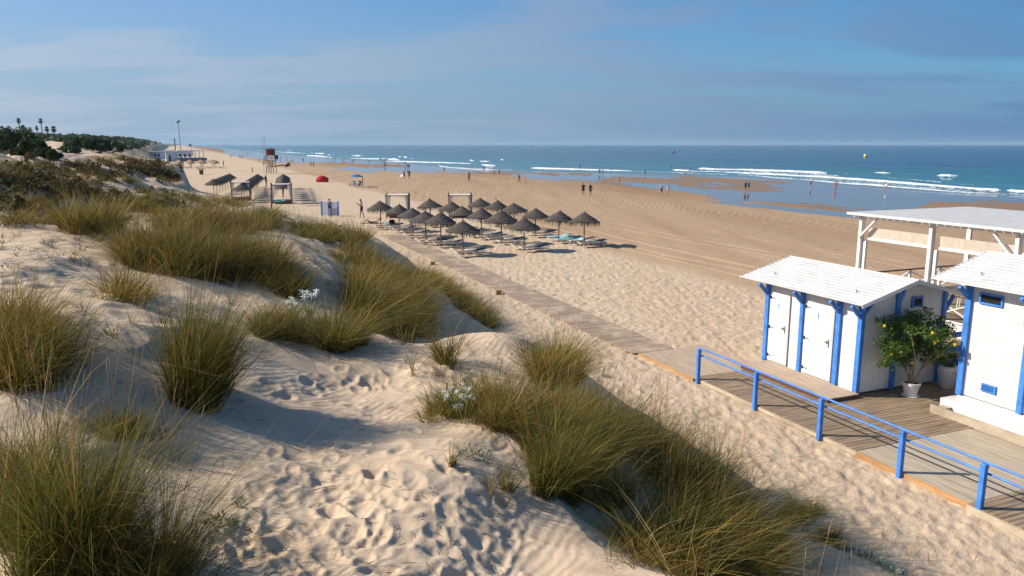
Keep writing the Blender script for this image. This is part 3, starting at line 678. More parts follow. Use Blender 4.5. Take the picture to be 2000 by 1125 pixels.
for i in range(4):
    for x in (0,6.2):
        m=MB(); y=-i*sp_
        if x==0:
            m.bbox(-.12,-.02,y-.05,y+.09,0,h-.07,.01); m.bbox(.0,.10,y-.22,y-.07,0,h-.95,.01); m.bbox(-.02,.08,y-.05,y+.05,0,h-.06,.01)
        else: m.bbox(x-.06,x+.06,y-.1,y+.1,0,h-.06,.01)
        p=m.build('post',WHITE,pg)
for ya,yb in ((0,-.75),(-2*sp_+.05,-2*sp_+.8),(-2*sp_-.1,-2*sp_-.8)): MB().beam((-.14,ya,h-.85),(-.14,yb,h-.08),.06,.13,(1,0,0)).build('brace',WHITE,pg)
for i in range(3):
    y0,y1=-i*sp_-.28,-(i+1)*sp_+.12
    m=MB(); n=24
    for k in range(n):
        ya=y0+(y1-y0)*k/n; yb=y0+(y1-y0)*(k+1)/n; f_=lambda y:.012*math.sin(y*9)+.008*math.sin(y*23)
        m.quad((.04+f_(ya),ya,h-.82),(.04+f_(yb),yb,h-.82),(.03+f_(yb)*.3,yb,h-.42),(.03+f_(ya)*.3,ya,h-.42))
    b=m.build('blind',CLOTH,pg,True); MB().bbox(.0,.07,y1,y0,h-.92,h-.82,.01).build('blind_bar',WHITE,b)
# blind cords etc. : a pair of terrace chairs seen through the gap
def wchair():
    t=thing('terrace_chair','white terrace chair nearer the balustrade seen between the huts','chair',(0,0,0),0,'white chairs on the terrace')
    MB().bbox(-.22,.22,-.22,.22,.42,.45,.01).build('seat',WHITE,t)
    m=MB(); 
    for k in range(5): m.beam((-.2+.1*k,-.21,.46),(-.2+.1*k,-.27,.86),.03,.012,(0,1,0))
    m.beam((-.22,-.27,.86),(.22,-.27,.86),.03,.05); m.build('backrest',WHITE,t)
    for sx in (-1,1):
        for sy in (-1,1): MB().beam((sx*.19,sy*.19,.42),(sx*.22,sy*.23,0),.03,.03).build('leg',WHITE,t)
    return t
c=wchair(); c.location=(*XY(26.6,18.2),TE); c.rotation_euler=(0,0,1.2)
c2=copy_tree(c,None,(*XY(27.6,20.4),TE),2.4,'white terrace chair farther back on the terrace seen between the huts')
# --- pots and lemon tree ---
tz=.13; x,y=XY(17.5,14.2)
pt=thing('flower_pot','white round pot with saucer holding the lemon tree beside the hut','pot',(x,y,tz))
MB().lathe([(.001,.0),(.19,.0),(.225,.02),(.225,.03),(.001,.03)],n=28).build('saucer',TERR,pt,True)
MB().lathe([(.001,.032),(.155,.035),(.205,.30),(.208,.32),(.235,.325),(.24,.39),(.22,.395),(.205,.36),(.2,.35)],n=28).build('body',TERR,pt,True)
MB().lathe([(.001,.355),(.2,.35)],n=20).build('soil',SOIL,pt,True)
x2,y2=XY(19.05,14.35)
p2=thing('urn_pot','tall tapered white urn pot standing right of the lemon tree','pot',(x2,y2,tz))
MB().lathe([(.001,0),(.15,.0),(.165,.02),(.25,.42),(.265,.5),(.25,.57),(.20,.60),(.21,.62),(.22,.63),(.19,.635),(.185,.56)],n=28).build('body',TERR,p2,True)
MB().lathe([(.001,.57),(.19,.565)],n=20).build('soil',SOIL,p2,True)
LEAF=mat('lemon_leaf',(.095,.18,.025),.42,.55,9,spec=.5,trans=.35)
def leafcloud(name,blobs,n,size,m_,parent,seed,asp=.45,up=.3):
    g=np.random.default_rng(seed); P=[];Q=[]
    B=np.array([b[:3] for b in blobs]); Rb=np.array([b[3] for b in blobs]); pr=Rb**2.4; pr=pr/pr.sum()
    k=g.choice(len(B),n,p=pr); d=g.normal(size=(n,3)); d/=np.linalg.norm(d,axis=1)[:,None]
    c=B[k]+d*(Rb[k]*(g.random(n)**.38))[:,None]
    t=g.normal(size=(n,3)); t[:,2]*=.6; t/=np.linalg.norm(t,axis=1)[:,None]; nrm=g.normal(size=(n,3)); nrm[:,2]+=up*3; b=np.cross(nrm,t); b/=np.linalg.norm(b,axis=1)[:,None]
    L_=(size*(.6+.8*g.random(n)))[:,None]; V=np.stack([c-t*L_*.5,c+b*L_*asp*.5,c+t*L_*.5,c-b*L_*asp*.5],1).reshape(-1,3)
    nn=np.cross(t,b); V=V.reshape(n,4,3); V[:,1]+=nn*L_*.07; V[:,3]+=nn*L_*.07
    return npmesh(name,V.reshape(-1,3),np.arange(n*4).reshape(n,4),m_,False,parent=parent)
tt=thing('lemon_tree','bushy lemon tree with yellow fruit growing in the white pot','tree',(x,y,tz+.355))
BARK=mat('lemon_bark',(.34,.26,.17),.85,.3,20,.3,60)
g=random.Random(12); m=MB(); tips=[]
for k in range(9):
    an=2*PI*k/9+g.uniform(-.3,.3); rad=g.uniform(.4,1.1); hgt=g.uniform(.9,1.75)
    p0=(g.uniform(-.05,.05),g.uniform(-.05,.05),-.02); p1=(math.cos(an)*rad*.25,math.sin(an)*rad*.25,.4); p2_=(math.cos(an+.2)*rad*.6,math.sin(an+.2)*rad*.6,.8); p3=(math.cos(an)*rad,math.sin(an)*rad,hgt)
    m.tube([p0,p1,p2_,p3],[.028,.02,.014,.006],6); tips.append(p3)
    for j in range(3):
        q=Vector(p2_).lerp(Vector(p3),g.random()); e=q+Vector((g.uniform(-.35,.35),g.uniform(-.35,.35),g.uniform(-.05,.4))); m.tube([q,e],[.009,.004],5); tips.append(tuple(e))
m.build('trunk',BARK,tt,True)
bl_=[(p[0]*.95,p[1]*.95,p[2],g.uniform(.13,.26)) for p in tips]
# crown wider along the hut wall
for k in range(44):
    u=g.uniform(-1.3,1.1); vx=u*cp; vy=u*sp; bl_.append((vx+g.uniform(-.15,.15),vy+g.uniform(-.2,.2),g.uniform(.65,2.0)-abs(u)*.25,g.uniform(.12,.25)))
for k in range(5): bl_.append((g.uniform(-1,-.6),g.uniform(-.4,-.2),g.uniform(.35,.7),.08))
leafcloud('crown',bl_,12500,.072,LEAF,tt,4)
LEMON=mat('lemon_skin',(.80,.50,.02),.35,.08,30)
for k in range(14):
    b=g.choice(bl_); d=Vector((g.uniform(-.3,.5),-1,g.uniform(-.3,.5))).normalized()*b[3]*.95
    MB().ball((b[0]+d.x,b[1]+d.y,b[2]+d.z),.034,8,(1,1,1.25)).build('lemon',LEMON,tt,True)
hv=[(0,0,.68,.12),(.15,-.08,.75,.1),(-.15,.02,.78,.12),(.05,-.2,.5,.08),(.1,.0,.9,.12)]
pl=thing('pot_plant','leafy green plant trailing from the tall white urn pot','plant',(x2,y2,tz))
leafcloud('foliage',hv,420,.08,LEAF,pl,9); m=MB(); m.tube([(0,0,.55),(.02,0,.7),(.05,0,.85)],.012,6); m.tube([(0,0,.57),(.1,-.15,.66),(.06,-.22,.5)],.007,5); m.build('stem',BARK,pl,True)
# ================= parasols, loungers, beds =================
THATCH=mat('dark_heather_thatch',(.092,.078,.068),.9,.5,4,.8,60,stretch=(1,1,9))
THATCHB=mat('brown_thatch',(.30,.19,.105),.9,.3,7,.6,60)
POLE=mat('round_pole_wood',(.20,.125,.07),.8,.2,6,.2,40)
LWH=mat('lounger_white_frame',(.74,.73,.71),.45,.04,5)
TAUPE=mat('taupe_mesh_fabric',(.17,.12,.075),.85,.12,8,.2,120)
TURQ=mat('turquoise_towel',(.10,.50,.58),.9,.15,8,.3,60)
TURQ2=mat('pale_blue_towel',(.28,.60,.70),.9,.12,8,.3,60)
REDW=mat('red_brown_wood',(.22,.07,.045),.6,.2,6)
DRAPE=mat('white_drape',(.80,.79,.78),.8,.05,4,trans=.3)
def parasol(seed,th,label='',group=None):
    g=random.Random(seed); t=thing('thatched_parasol',label,'parasol',(0,0,0),0,group)
    MB().tube([(0,0,-.3),(0,0,1.0),(.01,0,2.05)],[.045,.042,.038],10).build('pole',POLE,t,True)
    ph=[g.uniform(0,6) for _ in range(8)]
    def fn(th_,i): return 1+.018*math.sin(3*th_+ph[0]+i*.7)+.014*math.sin(7*th_+ph[1]+i)+g.uniform(-.010,.010)
    prof=[(1.05,1.56),(1.07,1.60)]
    R0=[1.05,.86,.66,.46,.27]; Z0=[1.62,1.73,1.86,1.985,2.10]
    for k in range(5):
        r0=R0[k]; z0=Z0[k]
        prof.append((r0,z0-.005))
        rn=(R0[k+1] if k<4 else .07); zn=(Z0[k+1] if k<4 else 2.235)
        prof.append((rn+.04,zn-.045)); 
    prof+= [(.06,2.24),(.03,2.28),(.001,2.285)]
    m=MB(); m.lathe(prof,n=44,fn=fn); m.lathe([(.02,1.98),(.5,1.80),(1.03,1.57)],n=44)
    cp_=m.build('canopy',th,t,False)
    m=MB()
    for k in range(330):
        an=g.uniform(0,2*PI); r=1.04+g.uniform(-.03,.02); L_=g.uniform(.08,.2)+(.16 if g.random()<.5 else 0); w=g.uniform(.006,.016)
        c,s_=math.cos(an),math.sin(an); x,y=r*c,r*s_; z=1.60
        m.add([(x-s_*w,y+c*w,z),(x+s_*w,y-c*w,z),(x*1.01+s_*w*.3,y*1.01-c*w*.3,z-L_),(x*1.01-s_*w*.6,y*1.01+c*w*.6,z-L_*.96)],[(0,1,2,3)])
    m.build('fringe',th,cp_); return t
def lounger():
    t=thing('sun_lounger','x','sun lounger',(0,0,0),0)
    # local x: head (back) at +x
    def side(y):
        m=MB(); m.tube([(-.95,y,.30),(.35,y,.30),(.93,y,.30)],.018,6)
        return m
    m=side(-.31); m.tube([(.93,-.31,.30),(.93,.31,.30)],.018,6); m.tube([(.93,.31,.30),(.35,.31,.30),(-.95,.31,.30)],.018,6); m.tube([(-.95,-.31,.30),(-.95,.31,.30)],.018,6)
    m.build('frame',LWH,t,True)
    for sx,fl in ((-.7,-.12),(.62,.12)):
        for y in (-.31,.31): MB().tube([(sx,y,.29),(sx+fl,y,.0)],.017,6).build('leg',LWH,t,True)
    m=MB(); m.bbox(-.93,.22,-.29,.29,.305,.325,.006); m.build('seat',TAUPE,t)
    b=MB(); b.beam((.23,0,.315),(.98,0,.47),.58,.02); bo=b.build('backrest',TAUPE,t)
    m=MB(); m.tube([(.25,-.30,.31),(.99,-.30,.465),(.99,.30,.465),(.25,.30,.31)],.016,6); m.tube([(.8,-.25,.42),(.62,-.25,.30)],.01,5); m.tube([(.8,.25,.42),(.62,.25,.30)],.01,5)
    m.build('back_frame',LWH,t,True); return t
def table():
    t=thing('side_table','x','side table',(0,0,0),0)
    MB().bbox(-.28,.28,-.19,.19,.30,.335,.01).build('table_top',LWH,t)
    for sx in (-1,1):
        for sy in (-1,1): MB().tube([(sx*.22,sy*.14,.3),(sx*.24,sy*.16,0)],.016,6).build('leg',LWH,t,True)
    return t
PP=[parasol(k,THATCH) for k in (1,2,3)]; LG=lounger(); TB=table(); protos=PP+[LG,TB]
def gz(x,y): return float(HF(np.array([x]),np.array([y]))[0])
OR=['first','second','third','fourth','fifth','sixth','seventh','eighth','ninth','tenth']
rows=[[(742.7,391.8),(777.3,396),(803.4,402.6),(831,412),(859,415.6),(903,427)],
      [(840.6,389),(881,394),(905,400),(939,405),(979,412),(1023.8,422)],
      [(938,384.3),(970.8,390.4),(1004.8,393),(1045.8,402.8),(1090.8,409.8),(1141.6,415)]]
rn=['boardwalk-side row','middle row','seaward row']
q=random.Random(21)
for ri,row in enumerate(rows):
    for k,(px,py) in enumerate(row):
        x,y=un(px,py,2.27); x,y=un(px,py,2.27+gz(x,y)); z=gz(x,y)
        P=copy_tree(PP[(ri+k)%3],None,(x,y,z-.02),q.uniform(0,6),f'dark thatched parasol, {OR[k]} from the far end of the {rn[ri]} in the centre','dark thatched parasols over the sunbeds')
        P.scale=(q.uniform(.93,1.07),)*2+(q.uniform(.95,1.05),); P.rotation_euler[0]=q.uniform(-.06,.06); P.rotation_euler[1]=q.uniform(-.05,.05)
        for j,sg in enumerate((1,-1)):
            s,a=SA(x,y); xl,yl=XY(s+.35+q.uniform(-.15,.15),a+sg*.72+q.uniform(-.06,.06)); 
            copy_tree(LG,None,(xl,yl,gz(xl,yl)+.02),PH+(0 if q.random()<.7 else .0)+q.uniform(-.05,.05),f'taupe lounger on the {"far" if sg>0 else "near"} side of {rn[ri]} parasol {OR[k]} from the far end','taupe sun loungers under the parasols')
        xl,yl=XY(s+.55,a+q.uniform(-.1,.1)); copy_tree(TB,None,(xl,yl,gz(xl,yl)+.03),PH,f'small white table at the {rn[ri]} parasol pole {OR[k]} from the far end','white side tables beside the parasol poles')
        if (ri,k)==(2,4): C5=(x,y)
        if (ri,k)==(2,5): C6=(x,y)
        if (ri,k)==(0,0): A1=(x,y)
def towel(s,a,z,L_,W,mt,label,seed,rz=PH):
    g=np.random.default_rng(seed); nx,ny=26,10; u=np.linspace(-1,1,nx); v=np.linspace(-1,1,ny); U,V_=np.meshgrid(u,v)
    Z=.03+.02*fbm(U*3+seed,V_*2,3,seed)+.10*sst(.25,1,U)*(0 if z is None else 1); 
    Z=np.where(np.abs(V_)>.85,Z-.05,Z)
    X,Y=U*L_/2,V_*W/2*(1+.08*np.sin(U*4+seed)); ctop=np.stack([X,Y,Z],-1).reshape(-1,3)
    i=np.arange(ny-1)[:,None]*nx+np.arange(nx-1)[None]; Fq=np.stack([i,i+1,i+nx+1,i+nx],-1).reshape(-1,4)
    n=len(ctop); V2=np.concatenate([ctop,ctop-[0,0,.015]]); o=npmesh('towel',V2,[Fq,Fq[:,::-1]+n],mt,True)
    x,y=XY(s,a); o.location=(x,y,gz(x,y)+.32); o.rotation_euler=(0,0,rz); tag(o,label,'towel'); return o
s,a=SA(*C5); towel(s+.3,a+.72,0,1.75,.6,TURQ2,'pale blue towel on the farther lounger under the fifth parasol of the seaward row',3)
towel(s+.35,a-.72,0,1.75,.62,TURQ,'turquoise towel spread on the nearer lounger under the fifth parasol of the seaward row',4)
s,a=SA(*C6); towel(s-.15,a+.72,0,.8,.55,TURQ2,'pale blue towel crumpled on the lounger farther from the camera under the last seaward parasol',5)
towel(s+.75,a-.35,0,.65,.5,mat('green_turquoise_towel',(.02,.40,.36),.9,.1),'green turquoise towel hanging over the lounger head under the last seaward parasol',6)
# rows farther along the beach
def line(p0,p1,n,th,grp,lab,protos_):
    (x0,y0),(x1,y1)=p0,p1
    for k in range(n):
        u=k/(n-1); x=x0+(x1-x0)*u; y=y0+(y1-y0)*u
        copy_tree(protos_[k%len(protos_)],None,(x,y,gz(x,y)-.02),q.uniform(0,6),lab%OR[k],grp)
line(un(448,339,2.2),un(416,351,2.2),7,THATCH,'dark thatched parasols of the middle groups','dark thatched parasol, %s from the far end of the leftmost row behind the grass',PP)
line(un(503,340,2.2),un(471,359,2.2),9,THATCH,'dark thatched parasols of the middle groups','dark parasol, %s from far end of the row left of the person in black',PP)
line(un(553,340,2.2),un(551,356,2.2),8,THATCH,'dark thatched parasols of the middle groups','dark thatched parasol, %s from the far end of the row below the lifeguard tower',PP)
PB=[parasol(k,THATCHB) for k in (8,9)]; protos+=PB
for ri,(px,nm) in enumerate(((349,'first row from the left'),(368,'second row from the left'),(388,'third row from the left'),(409,'rightmost row'))):
    x0,y0=un(px+ri*1.5,311.5,2.2); x1,y1=XY(*(np.array(SA(x0,y0))+np.array([0.6,-17])))
    line((x0,y0),(x1,y1),5,THATCHB,'brown thatched parasols before the white beach restaurant','brown parasol, %s from far end, '+nm+' by the restaurant',PB)
# loungers of the middle groups
for c_,(px,pc) in enumerate(((597,'right column'),(509,'left column'))):
    for k in range(8):
        py=371+k*3.9 if c_==0 else 368+k*3.2; x,y=un(px+(k*1.2 if c_==0 else k*.5),py,.2)
        copy_tree(LG,None,(x,y,gz(x,y)+.02),PH+.02*q.uniform(-1,1),f'taupe lounger, {OR[k]} from the far end of the {pc} below the lifeguard tower','sun loungers set out in rows below the lifeguard tower')
def daybed(label):
    t=thing('canopy_daybed',label,'daybed',(0,0,0),0,'canopied beach daybeds with white drapes')
    for sx in (-1,1):
        for sy in (-1,1): MB().bbox(sx*1.05-.045,sx*1.05+.045,sy*.95-.045,sy*.95+.045,-.1,2.28,.008).build('post',BROWNW,t)
    m=MB()
    for sy in (-1,1): m.beam((-1.15,sy*.95,2.08),(1.15,sy*.95,2.08),.05,.07)
    for sx in (-1,1): m.beam((sx*1.05,-1.0,2.05),(sx*1.05,1.0,2.05),.05,.07)
    m.build('top_frame',BROWNW,t)
    n=14; V=[];Fq=[]
    for i in range(n+1):
        for j in range(n+1): V.append((-1.02+2.04*i/n,-.92+1.84*j/n,2.14-.06*math.sin(PI*i/n)*math.sin(PI*j/n)-.02*math.cos(i*PI)))
    for i in range(n):
        for j in range(n): k=i*(n+1)+j; Fq.append((k,k+1,k+n+2,k+n+1))
    MB().add(V,Fq).build('canopy',DRAPE,t,True)
    MB().bbox(-1.0,1.0,-.9,.9,.12,.34,.01).build('base',REDW,t); MB().bbox(-.95,.95,-.85,.85,.345,.5,.04).build('mattress',mat('beige_mattress',(.5,.43,.36),.9,.08),t,True)
    for sx in (-1,1):
        for sy in (-1,1):
            m=MB(); n=16
            for k in range(n):
                f_=lambda k:(sx*(1.0-.30*k/n)+0,sy*.93+.035*math.sin(k*1.9))
                a0,b0=f_(k); a1,b1=f_(k+1); g_=lambda v:sx*1.0+(v-sx*1.0)*.35
                m.quad((g_(a0),b0,.5),(g_(a1),b1,.5),(a1,b1,2.05),(a0,b0,2.05))
            m.build('drape',DRAPE,t,True)
    return t
bd=daybed('canopied daybed with white drapes behind the far left parasols'); x,y=un(778,424,0); bd.location=(x,y,gz(x,y)); bd.rotation_euler=(0,0,PH-.3)
for (px,py,lb,rz,sc_) in ((899,424,'canopied daybed with white drapes behind the second row of parasols',PH-.3,1),(551,397,'canopied daybed with white drapes in front of the middle loungers',.33,1.05),(472,391,'canopied daybed half hidden behind the dune grass left of the other beds',.33,1.05)):
    x,y=un(px,py,0); b=copy_tree(bd,None,(x,y,gz(x,y)),rz,lb); b.scale=(sc_,)*3
for o in protos: pass
def kill(o):
    for ch in list(o.children): kill(ch)
    bpy.data.objects.remove(o)
for o in protos: kill(o)
# towels on daybed, fence post near it
x,y=un(546,390,.5); tw=towel(*SA(x,y),0,1.2,.7,TURQ,'turquoise towel on the bed nearest the dune grass',12)
x,y=un(531,420,0); wp=MB().tube([(0,0,-.5),(.02,0,1.9)],[.09,.08],8).build('wooden_post',mat('grey_post_wood',(.24,.18,.13),.85,.2,8,.3),None,True); wp.location=(x,y,gz(x,y)); tag(wp,'tall bare wooden post standing at the corner of the canopied bed behind the grass','post')
# ================= people =================
SKIN=[mat('skin_tan',(.42,.23,.14),.55,.08,8),mat('skin_brown',(.26,.13,.08),.55,.08,8),mat('skin_fair',(.55,.34,.24),.55,.06,8)]
HAIR={'dark':mat('hair_dark',(.025,.018,.014),.6),'brown':mat('hair_brown',(.09,.05,.025),.6),'grey':mat('hair_grey',(.35,.33,.31),.7),'blond':mat('hair_blond',(.42,.28,.12),.6)}
CL={'black':(.015,.015,.018),'white':(.75,.74,.72),'red':(.50,.03,.04),'blue':(.02,.06,.30),'navy':(.012,.018,.05),'teal':(.02,.22,.26),'grey':(.2,.2,.21),'orange':(.6,.16,.06),'pink':(.6,.12,.16),'green':(.03,.18,.06),'brown':(.12,.06,.035),'yellow':(.6,.42,.05),'lightblue':(.25,.42,.6),'purple':(.16,.05,.22)}
def cloth(c): return mat('cloth_'+c,CL[c],.85,.1,10)
def body_mesh(J,E,Rd,name):
    """J dict joint->pos, E edges, Rd radii; one continuous skinned surface"""
    ks=list(J); me=bpy.data.meshes.new(name); me.from_pydata([J[k] for k in ks],[(ks.index(a),ks.index(b)) for a,b in E],[])
    o=bpy.data.objects.new(name,me); COL.objects.link(o)
    md=o.modifiers.new('s','SKIN'); md.use_smooth_shade=True
    for i,k in enumerate(ks): 
        r=Rd[k]; r=(r,r) if not isinstance(r,tuple) else r
        me.skin_vertices[0].data[i].radius=r; me.skin_vertices[0].data[i].use_root=(k=='pelvis')
    md2=o.modifiers.new('u','SUBSURF'); md2.levels=1; md2.render_levels=1
    dg=bpy.context.evaluated_depsgraph_get(); dg.update(); m2=bpy.data.meshes.new_from_object(o.evaluated_get(dg)); m2.name=name
    bpy.data.objects.remove(o); return m2
BE=[('pelvis','waist'),('waist','chest'),('chest','neck0'),('neck0','neck'),('neck','chin'),('chin','head'),('head','crown')]
for S in 'LR':
    BE+=[('chest','sh'+S),('sh'+S,'el'+S),('el'+S,'wr'+S),('wr'+S,'pa'+S),('pelvis','hip'+S),('hip'+S,'kn'+S),('kn'+S,'an'+S),('an'+S,'he'+S),('he'+S,'to'+S)]
    for k in range(5): BE+=[('pa'+S,'f%d'%k+S),('f%d'%k+S,'g%d'%k+S)]
RD=dict(pelvis=(.125,.10),waist=(.115,.085),chest=(.145,.10),neck0=.07,neck=.052,chin=.068,head=(.082,.095),crown=.06)
for S in 'LR':
    RD.update({'sh'+S:.058,'el'+S:.042,'wr'+S:.028,'pa'+S:(.032,.018),'hip'+S:.088,'kn'+S:.056,'an'+S:.036,'he'+S:.04,'to'+S:.03})
    for k in range(5): RD.update({'f%d'%k+S:.009,'g%d'%k+S:.007})
def pose(kind):
    V=Vector; J={}
    def torso(p,lean=0,turn=0,h=1):
        J['pelvis']=V(p); up=V((0,math.sin(lean),math.cos(lean)))
        J['waist']=J['pelvis']+up*.16; J['chest']=J['pelvis']+up*.38; J['neck0']=J['pelvis']+up*.50; J['neck']=J['pelvis']+up*.56
        J['chin']=J['neck']+V((0,.02,.055)); J['head']=J['neck']+V((0,.02,.14)); J['crown']=J['neck']+V((0,.012,.21))
        return up
    def leg(S,hip,kn,an,toe):
        J['hip'+S],J['kn'+S],J['an'+S]=V(hip),V(kn),V(an); d=(V(toe)-V(an)); J['he'+S]=V(an)+V((0,0,-.055)); J['to'+S]=V(toe)
    def arm(S,sh,el,wr,pa):
        J['sh'+S],J['el'+S],J['wr'+S],J['pa'+S]=V(sh),V(el),V(wr),V(pa); d=(V(pa)-V(wr)).normalized(); sd_=V((0,1,0)) if abs(d.y)<.7 else V((1,0,0)); sd_=(sd_-d*d.dot(sd_)).normalized()
        inw=d.cross(sd_)*(1 if S=='L' else -1)
        for k in range(4):
            b=V(pa)+sd_*((k-1.5)*.02)+d*.03; J['f%d'%k+S]=b+d*(.035,.042,.038,.028)[k]; J['g%d'%k+S]=J['f%d'%k+S]+(d*.8+inw*.35)*.03
        J['f4'+S]=V(pa)+sd_*.045+d*.005; J['g4'+S]=J['f4'+S]+d*.035+sd_*.012
    if kind in('stand','walk','walk2','phone','hold','bend'):
        lean={'walk':.05,'walk2':.04,'bend':.9,'phone':.05}.get(kind,.0); up=torso((0,0,.93 if kind!='bend' else .88),lean)
        c=J['chest']
        st_={'stand':(.0,.0),'walk':(.24,-.26),'walk2':(-.16,.2),'phone':(.12,-.14),'hold':(.05,-.03),'bend':(.05,-.1)}[kind]
        for S,x,f in (('L',-.09,st_[0]),('R',.09,st_[1])):
            kn=(x*1.15,f*.45+.03+(.05 if f<0 else 0),.50); an=(x*1.2,f-(.08 if f<-.1 else 0),.075+(.06 if f<-.2 else 0)); leg(S,(x,0,.86),kn,an,(x*1.35,an[1]+.15,max(.03,an[2]-.05)))
        for S,x in (('L',-1),('R',1)):
            sh=c+V((x*.175,0,.07)); sw={'walk':.22,'walk2':-.16}.get(kind,0)*(-1 if S=='L' else 1)
            if kind=='phone' or (kind=='hold' and S=='R'): arm(S,sh,sh+V((x*.05,.02,-.28)),sh+V((-x*.03,.24,-.18)),sh+V((-x*.05,.31,-.15)))
            elif kind=='bend': arm(S,sh,sh+V((x*.03,.06,-.27)),sh+V((0,.12,-.5)),sh+V((0,.13,-.58)))
            else: arm(S,sh,sh+V((x*.06,sw*.6-.02,-.28)),sh+V((x*.06,sw+.05,-.53)),sh+V((x*.05,sw+.08,-.61)))
        if kind=='phone':
            J['chin']=J['neck']+V((0,.045,.045)); J['head']=J['neck']+V((0,.055,.125)); J['crown']=J['neck']+V((0,.045,.20))
    if kind=='sit':      # sitting on a low chair or the sand
        torso((0,0,.42),-.15); c=J['chest']
        for S,x in (('L',-1),('R',1)):
            leg(S,(x*.09,.05,.42),(x*.12,.45,.50),(x*.12,.60,.09),(x*.13,.75,.04)); sh=c+V((x*.175,0,.07)); arm(S,sh,sh+V((x*.06,.08,-.26)),sh+V((x*.02,.30,-.30)),sh+V((x*.0,.37,-.30)))
    if kind=='cycle':
        torso((0,-.12,.98),.45); c=J['chest']
        for S,x,kf,kz,az in (('L',-1,.30,.78,.36),('R',1,.24,.62,.16)):
            leg(S,(x*.08,-.06,.93),(x*.1,kf,kz),(x*.1,.08 if S=='L' else .02,az+.06),(x*.1,.2,az+.02)); sh=c+V((x*.17,.03,.06)); arm(S,sh,sh+V((x*.07,.16,-.22)),V((x*.22,.50,1.07)),V((x*.22,.56,1.05)))
    if kind=='lie':
        J['pelvis']=V((0,0,.12)); J['waist']=V((0,-.16,.13)); J['chest']=V((0,-.37,.18)); J['neck0']=V((0,-.48,.24)); J['neck']=V((0,-.54,.28)); J['chin']=V((0,-.58,.34)); J['head']=V((0,-.65,.38)); J['crown']=V((0,-.72,.40))
        leg('L',(-.09,.08,.11),(-.12,.48,.11),(-.14,.9,.08),(-.16,.95,.2)); leg('R',(.09,.08,.11),(.13,.42,.36),(.12,.72,.08),(.12,.86,.05))
        for S,x in (('L',-1),('R',1)): arm(S,(x*.18,-.42,.2),(x*.3,-.25,.10),(x*.34,-.02,.06),(x*.34,.06,.05))
    return J
BM={}
for kd in ('stand','walk','walk2','phone','hold','bend','sit','cycle','lie'):
    J=pose(kd); 
    if kd in('sit','cycle','lie','bend','phone'): pass
    BM[kd]=(body_mesh(J,BE,RD,'person_body_'+kd),J)
def subshell(kd,test,off,name):
    me,J=BM[kd]; key=(kd,name)
    if key in _sh_cache: return _sh_cache[key]
    bm=bmesh.new(); bm.from_mesh(me); bm.normal_update()
    nrm={v.index:v.normal.copy() for v in bm.verts}
    kill_=[f for f in bm.faces if not test(f.calc_center_median(),J)]
    bmesh.ops.delete(bm,geom=kill_,context='FACES')
    for v in bm.verts: v.co+=v.normal*off
    m2=bpy.data.meshes.new(name); bm.to_mesh(m2); bm.free(); m2.polygons.foreach_set('use_smooth',[True]*len(m2.polygons)); _sh_cache[key]=m2; return m2
_sh_cache={}
def near_seg(c,J,a,b,r,u0=0,u1=1):
    d=J[b]-J[a]; u=(c-J[a]).dot(d)/d.length_squared; u=min(max(u,0),1) if (u0<=0 and u1>=1) else u
    if u<u0 or u>u1: return False
    return (c-(J[a]+d*u)).length<r
def t_arms(c,J,u1=.55): return any(near_seg(c,J,'sh'+S,'el'+S,.085,-.3,u1) for S in 'LR')
def isarm(c,J): return any(near_seg(c,J,'sh'+S,'el'+S,.075,.25,1.1) or near_seg(c,J,'el'+S,'wr'+S,.07,-.1,1.2) or near_seg(c,J,'wr'+S,'pa'+S,.12,-.1,3) for S in 'LR')
def tr_(c,J,a,b,u0,u1):
    d=J[b]-J[a]; u=(c-J[a]).dot(d)/d.length_squared; return u0<=u<=u1
G={'shirt':(lambda c,J:(tr_(c,J,'pelvis','neck0',-.05,.98) and not isarm(c,J) and not tr_leg(c,J,.12)) or t_arms(c,J,.6)),
 'tank_top':(lambda c,J:tr_(c,J,'pelvis','neck0',-.12,.86) and not isarm(c,J) and not tr_leg(c,J,.05)),
 'shorts':(lambda c,J:(tr_(c,J,'pelvis','neck0',-.5,.2) and not isarm(c,J) and not tr_leg(c,J,.75)) or (leg_in(c,J,.6))),
 'trunks':(lambda c,J:(tr_(c,J,'pelvis','neck0',-.5,.1) and not isarm(c,J) and not tr_leg(c,J,.12))),
 'bikini_top':(lambda c,J:tr_(c,J,'pelvis','neck0',.56,.78) and not isarm(c,J)),
 'swimsuit':(lambda c,J:tr_(c,J,'pelvis','neck0',-.45,.82) and not isarm(c,J) and not tr_leg(c,J,.1)),
 'dress':(lambda c,J:(tr_(c,J,'pelvis','neck0',-.2,.86) and not isarm(c,J)) or leg_in(c,J,.7)),
 'hair':(lambda c,J:((c-J['crown']).length<.125 and (c.y<J['head'].y+.045 or c.z>J['head'].z+.06)) or (near_seg(c,J,'chin','crown',.2) and (c-J['head']).dot(Vector((0,-1,0)))>.03 and c.z>J['neck'].z+.05))}
def leg_in(c,J,u): return any(near_seg(c,J,'hip'+S,'kn'+S,.14,-.6,u) for S in 'LR') and not isarm(c,J)
def tr_leg(c,J,u): return any(near_seg(c,J,'hip'+S,'kn'+S,.12,u,3) or near_seg(c,J,'kn'+S,'an'+S,.12,-.3,3) for S in 'LR')
OFF={'shirt':.016,'tank_top':.014,'shorts':.02,'trunks':.008,'bikini_top':.008,'swimsuit':.008,'dress':.022,'hair':.014}
